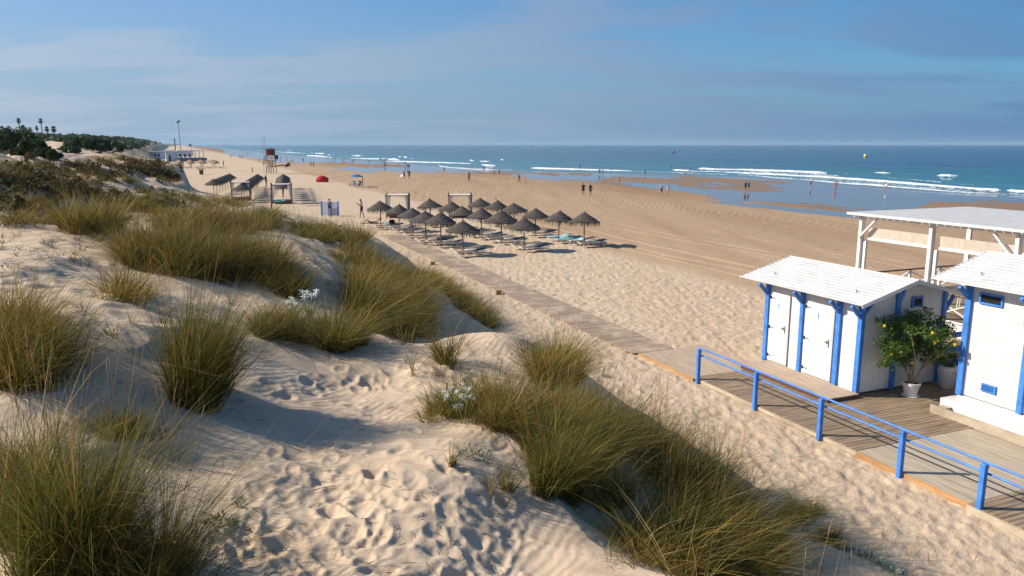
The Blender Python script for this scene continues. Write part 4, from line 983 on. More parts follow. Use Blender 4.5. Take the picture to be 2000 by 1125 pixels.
def person(x,y,z,kd,yaw,wear,label,h=1.0,skin=0,hair='dark',group=None,face=True):
    me,J=BM[kd]; t=thing('person',label,'person',(x,y,z),yaw,group); t.scale=(h,h,h)
    b=bpy.data.objects.new('body',me); COL.objects.link(b); b.parent=t
    if not me.materials: me.materials.append(SKIN[0])
    b.material_slots[0].link='OBJECT'; b.material_slots[0].material=SKIN[skin]
    for g_,c_ in wear+[('hair',None)]:
        m2=subshell(kd,G[g_],OFF[g_],g_)
        if not m2.materials: m2.materials.append(SKIN[0])
        o=bpy.data.objects.new(g_,m2); COL.objects.link(o); o.parent=t; o.material_slots[0].link='OBJECT'; o.material_slots[0].material=HAIR[hair] if g_=='hair' else cloth(c_)
    if face:
        m=MB(); hd=J['head']
        m.ball((hd.x,hd.y+.093,hd.z-.01),.014,5,(1,1,1.3)); f=m.build('nose',SKIN[skin],t,True)
        for sx in (-1,1): MB().ball((hd.x+sx*.03,hd.y+.078,hd.z+.015),.009,5).build('eye',HAIR['dark'],t)
        for sx in (-1,1): MB().ball((hd.x+sx*.083,hd.y-.0,hd.z),.02,5,(.5,1,1.5)).build('ear',SKIN[skin],t)
        MB().box(hd.x-.02,hd.x+.02,hd.y+.075,hd.y+.082,hd.z-.05,hd.z-.043).build('mouth',mat('lips',(.3,.08,.06),.5),t)
    return t
def place(px,py):
    dx=(px-1000)/F
    x,y,z=cast(px,py); return x,y,max(z,SEA-.25)
GW='people walking along the water'
A_='walk';B_='walk2'
PPL=[ # px, foot py, pose, yaw deg, wear, scale, skin, hair, label
(1133,336,'stand',20,[('shorts','black'),('shirt','black')],1,1,'dark','person in dark clothes standing alone at the foam right of the middle of the beach'),
(1171,341.5,A_,100,[('shirt','navy'),('shorts','black')],1.05,1,'dark','taller of the two dark figures walking through the shallows left of centre right'),
(1177.5,341,A_,100,[('tank_top','blue'),('trunks','navy')],.92,1,'dark','shorter bather in blue just right of a taller dark figure in the shallows'),
(1260,342.5,'stand',160,[('swimsuit','navy')],1,1,'brown','woman in dark swimsuit standing in the shallows above the couple on dry sand'),
(1311,342,B_,80,[('shirt','black'),('trunks','brown')],1,1,'dark','person in black walking the shallows left of the four playing bathers'),
(1329,345,'stand',90,[('trunks','red')],.62,0,'brown','small child standing in shallow water left of the playing bathers'),
(1338.5,344,A_,100,[('trunks','black')],.75,1,'dark','child in black trunks second in the group of playing bathers'),
(1346,343,'stand',200,[('swimsuit','red')],.85,0,'dark','girl in red swimsuit in the middle of the playing bathers'),
(1354.5,343.5,'bend',90,[('shirt','white'),('trunks','grey')],1,0,'dark','person in white bending forward in the shallow water'),
(1359.5,346,'stand',270,[('swimsuit','pink')],.9,0,'brown','bather in pink beside the person bending forward in the shallows'),
(1209,360,'stand',150,[('trunks','red')],1,0,'dark','bare-chested bather in red trunks standing alone at the edge of a puddle'),
(1014,358,A_,100,[('shirt','black'),('shorts','green')],1.05,1,'dark','person in black shirt and green shorts walking left of one in orange'),
(1024.5,357,B_,110,[('tank_top','orange'),('trunks','pink')],1.02,2,'grey','person in orange top walking beside one in black shirt and green shorts'),
(1139,382,A_,170,[('shirt','black'),('shorts','black')],1.05,1,'dark','person in black on dry sand, left one of the black-clothed pair'),
(1153,382.5,B_,190,[('shirt','black'),('shorts','navy')],1.0,1,'brown','person in black on dry sand, right one of the black-clothed pair'),
(1291.5,382,'stand',170,[('shorts','blue')],1.0,2,'grey','bare-chested man in blue shorts standing by the wet sand'),
(1304.5,382,'stand',170,[('trunks','white'),('bikini_top','white')],.97,2,'dark','woman in white bikini standing beside the man in blue shorts'),
(1455.5,374,'stand',180,[('shirt','brown'),('shorts','black')],1.02,0,'dark','person in brown standing in the wet sand close to one in teal'),
(1461.5,373.5,'stand',200,[('shirt','teal'),('trunks','black')],1.0,0,'dark','person in teal top with back turned on the wet sand mirror'),
(1583,367,A_,270,[('dress','black')],1,2,'blond','woman in black dress wading alone left of the embracing pair'),
(1628.5,369.5,'stand',90,[('trunks','red')],1,0,'dark','left bather of the pair standing close together in the shallows'),
(1632.5,370,'stand',270,[('swimsuit','brown')],1.02,1,'dark','right bather of the pair standing close together in the shallows'),
(1730,373,'stand',120,[('shirt','white'),('trunks','black')],.95,0,'dark','person in white shirt wading alone nearest the pergola'),
(607.5,326,B_,120,[('shirt','black'),('shorts','black')],1.05,1,'dark','left one of two dark walkers on the sand above the red tent'),
(613,326,A_,120,[('shirt','purple'),('shorts','black')],1,1,'dark','right one of two dark walkers on the sand above the red tent'),
(641,311,'stand',0,[('trunks','navy')],1,0,'dark','bather at the foam, leftmost of the trio above the tent'),
(648.5,312,'bend',90,[('trunks','black')],1,1,'dark','bending bather in the middle of the trio at the foam'),
(654.5,313,'stand',0,[('swimsuit','black')],1,1,'dark','bather standing at the right end of the trio at the foam'),
(669,316.5,A_,100,[('trunks','brown')],1,1,'dark','left one of the pair strolling just right of the foam trio'),
(672.5,316.5,B_,100,[('swimsuit','navy')],1,1,'brown','right one of the pair strolling just right of the foam trio'),
(688,318.5,A_,100,[('shirt','black'),('shorts','black')],1,1,'dark','left figure of the black-clothed pair on the wet sand above the blue umbrella'),
(691.5,318.5,A_,100,[('shirt','navy'),('shorts','black')],1,1,'dark','right figure of the black-clothed pair on the wet sand above the blue umbrella'),
(722,318.5,B_,250,[('shirt','navy'),('shorts','grey')],1,1,'dark','lone walker in navy at the foam above and right of the blue umbrella'),
(750,318,'stand',0,[('trunks','navy')],1,1,'dark','left figure of the pair at the foam beyond the reflecting sand strip'),
(753,318,'stand',0,[('shirt','grey'),('trunks','navy')],1,1,'dark','right figure of the pair at the foam beyond the reflecting sand strip'),
(752,327.5,'stand',180,[('tank_top','red'),('shorts','black')],1,1,'dark','person in red mirrored in the long puddle left of the surfers'),
(791.5,323.5,'stand',30,[('shirt','black'),('shorts','navy')],1,1,'dark','rearmost figure of the trio standing above the pair carrying a board'),
(796,330,'stand',180,[('swimsuit','red')],1,0,'brown','front left figure of the trio standing above the pair carrying a board'),
(799.2,331.5,'stand',200,[('shirt','purple'),('trunks','red')],1.05,1,'dark','front right figure of the trio standing above the pair carrying a board'),
(789.5,350,A_,200,[('tank_top','lightblue'),('shorts','blue')],1.05,1,'dark','walker in blue shorts carrying a white board under the arm'),
(799.3,350,B_,200,[('shirt','black'),('shorts','green')],1.05,1,'dark','walker in dark shirt beside the one carrying a white board'),
(867.5,338,A_,200,[('tank_top','red'),('trunks','navy')],1,0,'dark','lone person in red top walking the wet sand left of the cyclist'),
(945,335,'stand',0,[('swimsuit','brown')],1.05,1,'dark','lone tall bather at the foam line right of the cyclist'),
(965.5,342,B_,90,[('shirt','white'),('shorts','blue')],1,1,'dark','walker in white shirt left of one in red near the wet sand'),
(975.3,342,A_,100,[('shirt','red'),('shorts','black')],.95,1,'dark','walker in red shirt right of one in white near the wet sand'),
(437,325,'stand',90,[('shirt','black'),('shorts','black')],1.1,1,'dark','dark figure standing at the right end of the brown parasols'),
(507,316,'stand',100,[('shirt','navy'),('shorts','black')],1,1,'dark','dark figure on the sand just left of the lifeguard tower legs'),
(514.5,314,'sit',100,[('shirt','grey'),('shorts','navy')],1,1,'dark','small seated figure between a dark walker and the lifeguard tower'),
(451.5,309,A_,100,[('shirt','navy'),('shorts','grey')],1,1,'dark','leftmost far walker near the water left of the tower'),
(457,305,A_,100,[('shirt','grey'),('shorts','navy')],1,1,'dark','far walker in grey by the water just right of the leftmost walker'),
(467.5,310,B_,100,[('shirt','black'),('shorts','navy')],1,1,'dark','first figure of the far trio halfway between restaurant and tower'),
(470.8,310,A_,100,[('swimsuit','brown')],1,1,'dark','second figure of the far trio halfway between restaurant and tower'),
(474,310,A_,100,[('shirt','purple'),('shorts','navy')],1,1,'dark','third figure of the far trio halfway between restaurant and tower'),
(481,302,B_,100,[('trunks','red')],1,0,'dark','far bather in the haze above the trio, left of the pair of masts'),
(484,302,B_,100,[('trunks','navy')],1,1,'dark','far bather in navy trunks in the haze nearest the pair of masts'),
(548,312,'stand',90,[('shirt','navy'),('shorts','blue')],1,1,'dark','small figure by the water right of the lifeguard tower'),
(560,312,'stand',90,[('trunks','purple')],1.1,1,'dark','bather in purple right of the small figure beside the tower'),
(568,318.5,A_,100,[('shirt','white'),('trunks','grey')],1,1,'dark','left figure of the light-clothed pair right of the tower'),
(571.5,318.5,B_,280,[('shirt','white'),('trunks','navy')],1,1,'dark','right figure of the light-clothed pair right of the tower'),
(592.5,317.5,'stand',0,[('shirt','navy'),('trunks','black')],1,1,'dark','lone figure standing between the tower and the dark walkers above the tent'),
(580,304.5,A_,100,[('swimsuit','red')],1,0,'dark','far bather in red in the foam right of the tower'),
(577,304.5,A_,100,[('trunks','navy')],1,1,'dark','far bather in navy in the foam right of the tower'),
(586,306,B_,100,[('trunks','brown')],1,1,'dark','far bather in brown trunks in the foam, rightmost of three'),
(520,364,'stand',260,[('shirt','black'),('shorts','black')],1.15,1,'dark','person in black standing behind the middle parasols above the loungers'),
]
for (px,py,kd,yw,wear,h,sk,hr,lab) in PPL:
    x,y,z=place(px,py); person(x,y,z,kd,R(yw),wear,lab,h,sk,hr,GW,face=py>350)
x,y,z=place(707,425.5); ph=person(x,y,z,'phone',R(80),[('tank_top','white'),('shorts','navy')],'man in white tank top and dark shorts looking down at a phone',1.04,1,'dark')
J=BM['phone'][1]; m=MB(); m.beam(J['paL']+Vector((.05,.03,-.0)),J['paL']+Vector((.05,.07,.13)),.075,.01,(0,1,0)); o=m.build('phone',mat('black_plastic',(.01,.01,.012),.3)); 
o.parent=None; o.matrix_world=Matrix.Translation((x,y,z))@Matrix.Rotation(R(80),4,'Z')@Matrix.Scale(1.04,4); tag(o,'small black phone held by the man in the white tank top','phone')
x,y,z=un(644,423,0)[0],un(644,423,0)[1],0; z=gz(x,y); person(x,y,z,'hold',R(-60),[('tank_top','black'),('trunks','black')],'woman in black top standing between the two blue panels behind the grass',1.0,0,'brown')
# blue and white striped panels
for px,lb in ((635.5,'blue and white striped fabric panel left of the woman in black'),(654,'blue and white striped fabric panel right of the woman in black')):
    x,y=un(px,421,0); t=thing('fabric_panel',lb,'panel',(x,y,gz(x,y)),-.25,'striped fabric panels on the sand')
    m=MB(); m.bbox(-.36,.36,-.03,.03,.05,1.35,.02); m.build('fabric',mat('pale_panel_cloth',(.50,.54,.64),.9,.08),t)
    for sx in (-1,1): MB().bbox(sx*.38-.07,sx*.38+.07,-.05,.05,-.1,1.4,.02).build('blue_edge',BLUE,t)
# lying man on lounger with bag and towel under the first parasol
s,a=SA(*A1); xl,yl=XY(s-.55,a+.9); zl=gz(xl,yl)+.30
lm=person(xl,yl,zl,'lie',PH+R(90),[('trunks','black')],'man in black trunks lying on the lounger at the far left parasol',1.0,0,'dark')
xb,yb=XY(s+.9,a-.1); b=MB(); b.lathe([(.001,0),(.2,.0),(.26,.12),(.24,.3),(.12,.38),(.001,.38)],n=16); bo=b.build('beach_bag',cloth('navy'),None,True); bo.location=(xb,yb,gz(xb,yb)+.3); tag(bo,'dark blue beach bag on the lounger under the far left parasol','bag')
towel(s+.8,a+.75,0,.7,.5,TURQ,'turquoise towel bundle beside the lying man',21); towel(s+1.0,a-.75,0,1.3,.55,mat('blue_towel',(.1,.28,.5),.9,.1),'blue towel on the lounger beside the navy beach bag',22)
# board under arm
x,y,z=place(788.2,349.5); m=MB(); n=12
V=[];
for k in range(n+1):
    u=k/n; w_=.24*math.sin(PI*min(1,u*.94+.05))**.6; V+= [(0,-w_,u*1.7-.85),(0.0,w_,u*1.7-.85),(.03,0,u*1.7-.85),(-.03,0,u*1.7-.85)]
Fq=[]
for k in range(n):
    b=k*4
    for (i,j) in ((0,2),(2,1),(1,3),(3,0)): Fq.append((b+i,b+j,b+4+j,b+4+i))
m.add(V,Fq); sb=m.build('surfboard',WHITE,None,True); sb.location=(x-.1,y-.12,z+.75); sb.rotation_euler=(R(70),R(5),R(60)); tag(sb,'white board carried under the arm of the walker in blue shorts','surfboard')
# cyclist
x,y,z=place(916,354); yw=R(200)
person(x,y,z,'cycle',yw,[('shirt','red'),('shorts','black')],'cyclist in red shirt riding a bicycle over the flat sand',1.08,1,'dark')
t=thing('bicycle','dark bicycle ridden over the flat sand by the cyclist in red','bicycle',(x,y,z),yw)
RUB=mat('rubber',(.02,.02,.02),.8)
for yy in (-.5,.55):
    m=MB(); m.tube([(0,yy+.33*math.cos(k*PI/12),.35+.33*math.sin(k*PI/12)) for k in range(25)],.02,6,False); wh=m.build('wheel',RUB,t,True)
    m=MB()
    for k in range(8): m.tube([(0,yy,.35),(0,yy+.32*math.cos(k*PI/4),.35+.32*math.sin(k*PI/4))],.003,3)
    m.build('spokes',CHROME,wh)
m=MB(); 
for p,q_ in (((0,-.5,.35),(0,-.05,.33)),((0,-.05,.33),(0,-.2,.85)),((0,-.5,.35),(0,-.18,.78)),((0,-.05,.33),(0,.42,.82)),((0,-.18,.8),(0,.42,.86)),((0,.42,.95),(0,.55,.35))): m.tube([p,q_],.018,6)
m.build('bicycle_frame',STEEL,t,True); MB().tube([(-.24,.5,1.05),(-.1,.42,1.03),(.1,.42,1.03),(.24,.5,1.05)],.014,6).build('handlebar',STEEL,t,True); MB().bbox(-.06,.06,-.32,-.08,.86,.92,.02).build('saddle',RUB,t,True)
# ================= tent, umbrella with chair, tower, bin, buoys =================
x,y,z=place(630,355.5); t=thing('beach_tent','small bright red dome beach tent on the sand','tent',(x,y,z),R(10))
RED=mat('red_nylon',(.62,.02,.03),.6,.1,5,trans=.25); n1_,n2_=14,9; V=[];Fq=[]
for i in range(n1_+1):
    for j in range(n2_+1):
        th_=PI*i/n1_; v=j/n2_; X=-1.05+2.1*v; hh=1.18*(math.sin(PI*min(max(.16+.72*v,0),1)))**.55; V.append((X+.12*math.cos(th_)*0,-.85*math.cos(th_)*(.75+.25*math.sin(PI*v)),hh*math.sin(th_)**.8))
for i in range(n1_):
    for j in range(n2_): k=i*(n2_+1)+j; Fq.append((k,k+1,k+n2_+2,k+n2_+1))
MB().add(V,Fq).build('canopy',RED,t,True)
m=MB()
for j in (0,4,9): m.tube([Vector(V[i*(n2_+1)+j])*1.005 for i in range(n1_+1)],.018,5)
m.build('tent_pole',mat('dark_red_piping',(.25,.01,.015),.6),t,True)
MB().add([(1.06,-.45,0),(1.06,.45,0),(1.06,.3,.62),(1.06,-.3,.62),(1.09,-.45,0),(1.09,.45,0),(1.09,.3,.62),(1.09,-.3,.62)],[(4,5,6,7),(3,2,1,0),(0,1,5,4),(1,2,6,5),(2,3,7,6),(3,0,4,7)]).build('white_flap',WHITE,t)
x,y,z=place(697,365); t=thing('beach_umbrella','bright blue beach umbrella planted in the sand','beach umbrella',(x,y,z),0)
UB=mat('umbrella_blue_cloth',(.01,.22,.55),.7,.08,4,trans=.35); V=[];Fq=[];n=16
m=MB(); m.lathe([(.99,1.62),(.8,1.78),(.5,1.92),(.2,2.0),(.001,2.02)],n=16,fn=lambda t_,i:1-.03*abs(math.sin(4*t_))); m.build('canopy',UB,t,True); MB().tube([(0,0,-.2),(.0,0,2.08)],.018,7).build('pole',WHITE,t,True)
m=MB(); 
for k in range(8): m.tube([(0,0,1.97),(.95*math.cos(k*PI/4),.95*math.sin(k*PI/4),1.62)],.008,4)
m.build('ribs',STEEL,t)
def bchair(x,y,z,yaw,mt,label):
    t=thing('beach_chair',label,'beach chair',(x,y,z),yaw,'folding beach chairs by the blue umbrella')
    m=MB(); m.beam((0,-.05,.3),(0,.45,.36),.5,.02); m.build('seat',mt,t); m=MB(); m.beam((0,-.07,.3),(0,-.35,.95),.5,.02,(0,1,0)); m.build('backrest',mt,t)
    for sx in (-1,1): MB().tube([(sx*.26,-.4,0),(sx*.26,.1,.33),(sx*.26,.45,.36)],.014,5).build('frame',LWH,t); MB().tube([(sx*.26,.4,0),(sx*.26,.0,.33)],.014,5).build('leg',LWH,t)
    return t
bchair(x-.35,y-.3,z,R(200),TURQ,'turquoise folding chair under the blue umbrella'); bchair(x+.45,y-.1,z,R(170),cloth('blue'),'blue folding chair at the right under the blue umbrella')
person(x-.35,y-.3,z-.08,'sit',R(200),[('shirt','white'),('shorts','lightblue')],'person in white seated under the blue umbrella',.95,0,'grey')
person(x+.42,y+.1,z-.08,'sit',R(170),[('shirt','yellow'),('shorts','navy')],'person in yellow seated under the blue umbrella',.95,0,'blond')
xp,yp,zp=place(708.5,366); person(xp,yp,zp,'stand',R(100),[('trunks','brown')],'tall tanned person standing just right of the blue umbrella',1.08,1,'dark')
xs,ys,zs=place(686,364); t=thing('pushchair','dark folding pushchair left of the blue umbrella','pushchair',(xs,ys,zs),.4)
for px_,py_ in ((-.25,.25),(.25,.25),(-.22,-.3),(.22,-.3)):
    m=MB(); m.tube([(px_,py_+.12*math.cos(k*PI/6),.13+.12*math.sin(k*PI/6)) for k in range(13)],.02,5,False); m.build('wheel',RUB,t)
m=MB(); m.beam((0,.25,.3),(0,-.2,.42),.4,.04); m.build('seat',cloth('grey'),t); m=MB(); m.tube([(-.24,.3,.15),(-.24,-.45,1.0),(.24,-.45,1.0),(.24,.3,.15)],.015,5); m.build('handle_frame',STEEL,t)
# lifeguard tower
x,y,z=place(531,339); t=thing('lifeguard_tower','tall wooden lifeguard tower with dark red cabin and pitched roof','lifeguard tower',(x,y,z),-.15)
TW=mat('tower_brown_wood',(.14,.065,.04),.8,.2,4); TRD=mat('tower_red_panel',(.17,.022,.022),.6,.15,4); DRK=mat('tower_roof',(.05,.045,.045),.7)
for sx in (-1,1):
    for sy in (-1,1): MB().tube([(sx*.85,sy*.85,-.2),(sx*.62,sy*.62,4.6)],.085,8).build('leg',TW,t,True)
    MB().tube([(sx*.35,-.9,-.2),(sx*.32,-.75,3.2)],.06,7).build('leg',TW,t,True)
for sy in (-1,1):
    MB().beam((-.75,sy*.77,1.3),(.68,sy*.68,2.9),.05,.12,(0,1,0)).build('brace',TW,t)
    MB().beam((.75,sy*.77,1.3),(-.68,sy*.68,2.9),.05,.12,(0,1,0)).build('brace',TW,t)
MB().bbox(-1.1,1.1,-1.0,1.0,3.0,3.12,.02).build('platform',TW,t)
m=MB(); m.bbox(-.3,1.05,-1.06,-1.0,3.1,4.25,.02); sg=m.build('sign_panel',mat('pale_sign',(.58,.57,.56),.6,.06),t); MB().tube([(.38,-1.065,3.72),(.38,-1.075,3.72)],.2,16).build('emblem',mat('sign_grey_blue',(.30,.30,.36),.6),sg)
m=MB()
for zz in (3.55,3.95): 
    m.beam((-1.1,1.0,zz),(1.1,1.0,zz),.05,.06); m.beam((-1.1,-1,zz),(-1.1,1,zz),.05,.06); m.beam((1.1,-1,zz),(1.1,1,zz),.05,.06)
m.build('guard_rail',TW,t)
MB().bbox(-.8,.72,-.75,.75,4.2,5.55,.02).build('cabin',TRD,t); MB().box(-.82,-.81,-.5,.5,4.75,5.3).build('window',DARK,t)
MB().add([(-1.15,-1.1,5.56),(1.1,-1.1,5.56),(1.1,1.1,5.56),(-1.15,1.1,5.56),(0,0,6.0)],[(3,2,1,0),(0,1,4),(1,2,4),(2,3,4),(3,0,4)]).build('roof',DRK,t)
MB().bbox(1.12,1.75,-.5,.2,3.3,4.3,.03).build('red_box',TRD,t)
m=MB(); m.beam((-1.15,-.6,4.2),(-1.75,-.8,2.0),.07,.07); m.beam((-1.15,-.1,4.2),(-1.75,-.2,2.0),.07,.07)
for k in range(6): u=(k+.5)/6; m.beam((-1.15-.6*u,-.6-.2*u,4.2-2.2*u),(-1.15-.6*u,-.1-.1*u,4.2-2.2*u),.05,.05)
m.build('stair',TW,t)
for k,xx in enumerate((-2.0,-1.45)): MB().tube([(xx,.2,-.1),(xx,.2,8.9-k*.2)],.045,6).build('mast',mat('mast_grey',(.30,.30,.32),.6),t,True)
x,y,z=place(393.5,341); t=thing('litter_bin','small dark wooden litter bin on the sand between the parasol groups','litter bin',(x,y,z),0)
m=MB(); m.lathe([(.001,0),(.42,0),(.48,1.05),(.44,1.05),(.40,.2),(.001,.2)],n=10); m.build('body',TW,t); MB().bbox(-.75,.75,-.55,.55,1.2,1.32,.02).build('lid',DRK,t); 
m=MB(); m.tube([(-.35,0,.9),(-.35,0,1.25)],.05,6);m.tube([(.35,0,.9),(.35,0,1.25)],.05,6);m.build('lid_support',DRK,t)
x,y,z=place(493,336); m=MB().tube([(0,0,-.2),(0,0,1.2)],[.12,.1],8); o=m.build('wooden_bollard',TW,None,True); o.location=(x,y,z); tag(o,'short wooden bollard on the sand below and left of the lifeguard tower','bollard')
x,y,z=place(551,326); t=thing('driftwood_pile','dark heap of driftwood lying on the sand right of the lifeguard tower','driftwood',(x,y,z),.2)
m=MB(); g=random.Random(4)
MB().tube([(-3.6,0,.1),(0,0,.5),(1.7,.3,.6)],[.10,.2,.16],7).build('log',TW,t,True); MB().tube([(1.0,-.4,.1),(2.0,.4,1.2)],[.25,.35],8).build('log',DRK,t,True); MB().tube([(1.2,.6,.2),(2.4,-.3,.7)],[.28,.3],8).build('log',DRK,t,True)
for px,py,c_,lb,rr_ in ((1690,307,(.75,.70,.15),'round yellow buoy floating far out at the right',.75),(1315,299,(.28,.10,.22),'round dark red buoy floating far out in the middle of the sea',.9)):
    x,y=un(px,py,SEA); t=thing('buoy',lb,'buoy',(x,y,SEA),0); k=math.hypot(x,y)/1500
    MB().ball((0,0,rr_*1.2),rr_*1.6,14,(1,1,1.1)).build('float',mat('buoy_%d'%px,c_,.4),t,True); MB().tube([(0,0,2.6),(0,0,3.3)],.12,6).build('ring_post',STEEL,t)
# ================= white beach restaurants, lamp mast =================
def at_px(px,py,z): return un(px,py,z)
WB=mat('restaurant_white',(.80,.80,.80),.7,.06,2); GL=mat('window_dark',(.04,.045,.06),.2)
x,y=at_px(365,315,0); z=gz(x,y); k=math.hypot(x,y)/1500*1.02
t=thing('beach_restaurant','long white beach restaurant with open veranda behind the brown parasols','restaurant',(x,y,z),.45)
W_=62*k; Hh=22*k*.92
x0=-33*k
MB().bbox(x0,x0+20*k,0,6,0,Hh*.80,.05).build('wall',WB,t); MB().bbox(x0+17*k,x0+W_,1.5,7,0,Hh*.30,.05).build('veranda_wall',WB,t)
MB().bbox(x0-1*k,x0+18*k,-.5,7,Hh*.80,Hh*.86,.04).build('roof',WHITE2,t); MB().bbox(x0+18*k,x0+W_,-.3,8,Hh*.86,Hh*.93,.04).build('veranda_roof',WHITE2,t)
MB().bbox(x0+18*k,x0+44*k,-.2,.0,Hh*.45,Hh*.86,.02).build('wall_panel',WB,t)
for i in range(7): MB().bbox(x0+(18+i*7.1)*k,x0+(18+i*7.1)*k+.3,-.25,.05,0,Hh*.86,.02).build('post',WB,t)
for i in range(3): MB().box(x0+(21+i*7.5)*k,x0+(26+i*7.5)*k,-.23,-.21,Hh*.35,Hh*.62).build('window',GL,t)
MB().box(x0+4*k,x0+8*k,-.03,-.01,0,Hh*.5).build('door',GL,t)
MB().bbox(x0+18*k,x0+66*k,-.5,-.4,.3,1.3,.02).build('balustrade',mat('grey_blue_rail',(.22,.25,.30),.7),t)
x,y=at_px(332,300,2.6); 
for (pxc,pyb,w_,h_,lb) in ((324,302,18,11,'small white beach kiosk with flat roof left of the long restaurant'),(304,312,20,15,'pale low hut partly behind the dune left of the restaurants')):
    x,y=at_px(pxc,pyb,.8); z=gz(x,y); k=math.hypot(x,y)/1500
    t=thing('beach_kiosk',lb,'kiosk',(x,y,min(z,1.0)),.1,'small white kiosks behind the dune')
    MB().bbox(-w_*k/2,w_*k/2,0,5,0,h_*k*.8,.05).build('wall',WB,t); MB().bbox(-w_*k*.58,w_*k*.58,-.6,5.6,h_*k*.8,h_*k*.9,.05).build('roof',WHITE2,t)
    for i in range(3): MB().box(-w_*k*.42+i*w_*k*.3,-w_*k*.42+i*w_*k*.3+w_*k*.2,-.03,-.01,h_*k*.3,h_*k*.62).build('window',GL,t)
x,y=at_px(354.5,312,0); z=gz(x,y); t=thing('lamp_mast','very tall slender floodlight mast leaning slightly beside the white restaurant','lamp mast',(x,y,z),0); k=math.hypot(x,y)/1500
MB().tube([(0,0,-.3),(-.9*k,0,65*k)],[.22,.12],8).build('mast',mat('mast_grey',(.30,.30,.32)),t,True)
m=MB(); m.tube([(-1*k,0,65*k),(-.2*k,0,68*k),(2.3*k,0,67.2*k),(2.8*k,0,66.2*k)],.2,6); m.build('arm',STEEL,t); MB().bbox(-2.4*k,-.3*k,-.5,.5,63*k,67*k,.1).build('floodlight',STEEL,t); MB().bbox(1.4*k,3.0*k,-.5,.5,66*k,68*k,.1).build('floodlight',STEEL,t)
x,y=at_px(374,291,3.0); t=thing('flag_pole','small turquoise flag flying behind the white restaurant','flag',(x,y,gz(x,y)),0); k=math.hypot(x,y)/1500
zf=(291-283)*k+3-gz(x,y)
MB().tube([(0,0,0),(0,0,zf+1*k)],.1,5).build('pole',STEEL,t); m=MB(); 
for i in range(6): m.quad((-i*.7*k,math.sin(i)*.3,zf-3.5*k),(-(i+1)*.7*k,math.sin(i+1)*.3,zf-3.5*k),(-(i+1)*.7*k,math.sin(i+1)*.3,zf+1*k),(-i*.7*k,math.sin(i)*.3,zf+1*k))
m.build('flag',mat('turquoise_flag',(.03,.35,.38),.8),t)
x,y=at_px(343,300,2.0); t=thing('lookout_mast','thin dark mast with a small platform on the far hill','mast',(x,y,gz(x,y)),0); 
d_=math.hypot(x,y); k=d_/1500; zt=CZ+(281.8-272)*k-gz(x,y); MB().tube([(0,0,-1),(0,0,zt)],.25,6).build('mast',STEEL,t); MB().bbox(-.9*k,.9*k,-.5,.5,zt-2.2*k,zt-.2*k,.1).build('platform',STEEL,t)
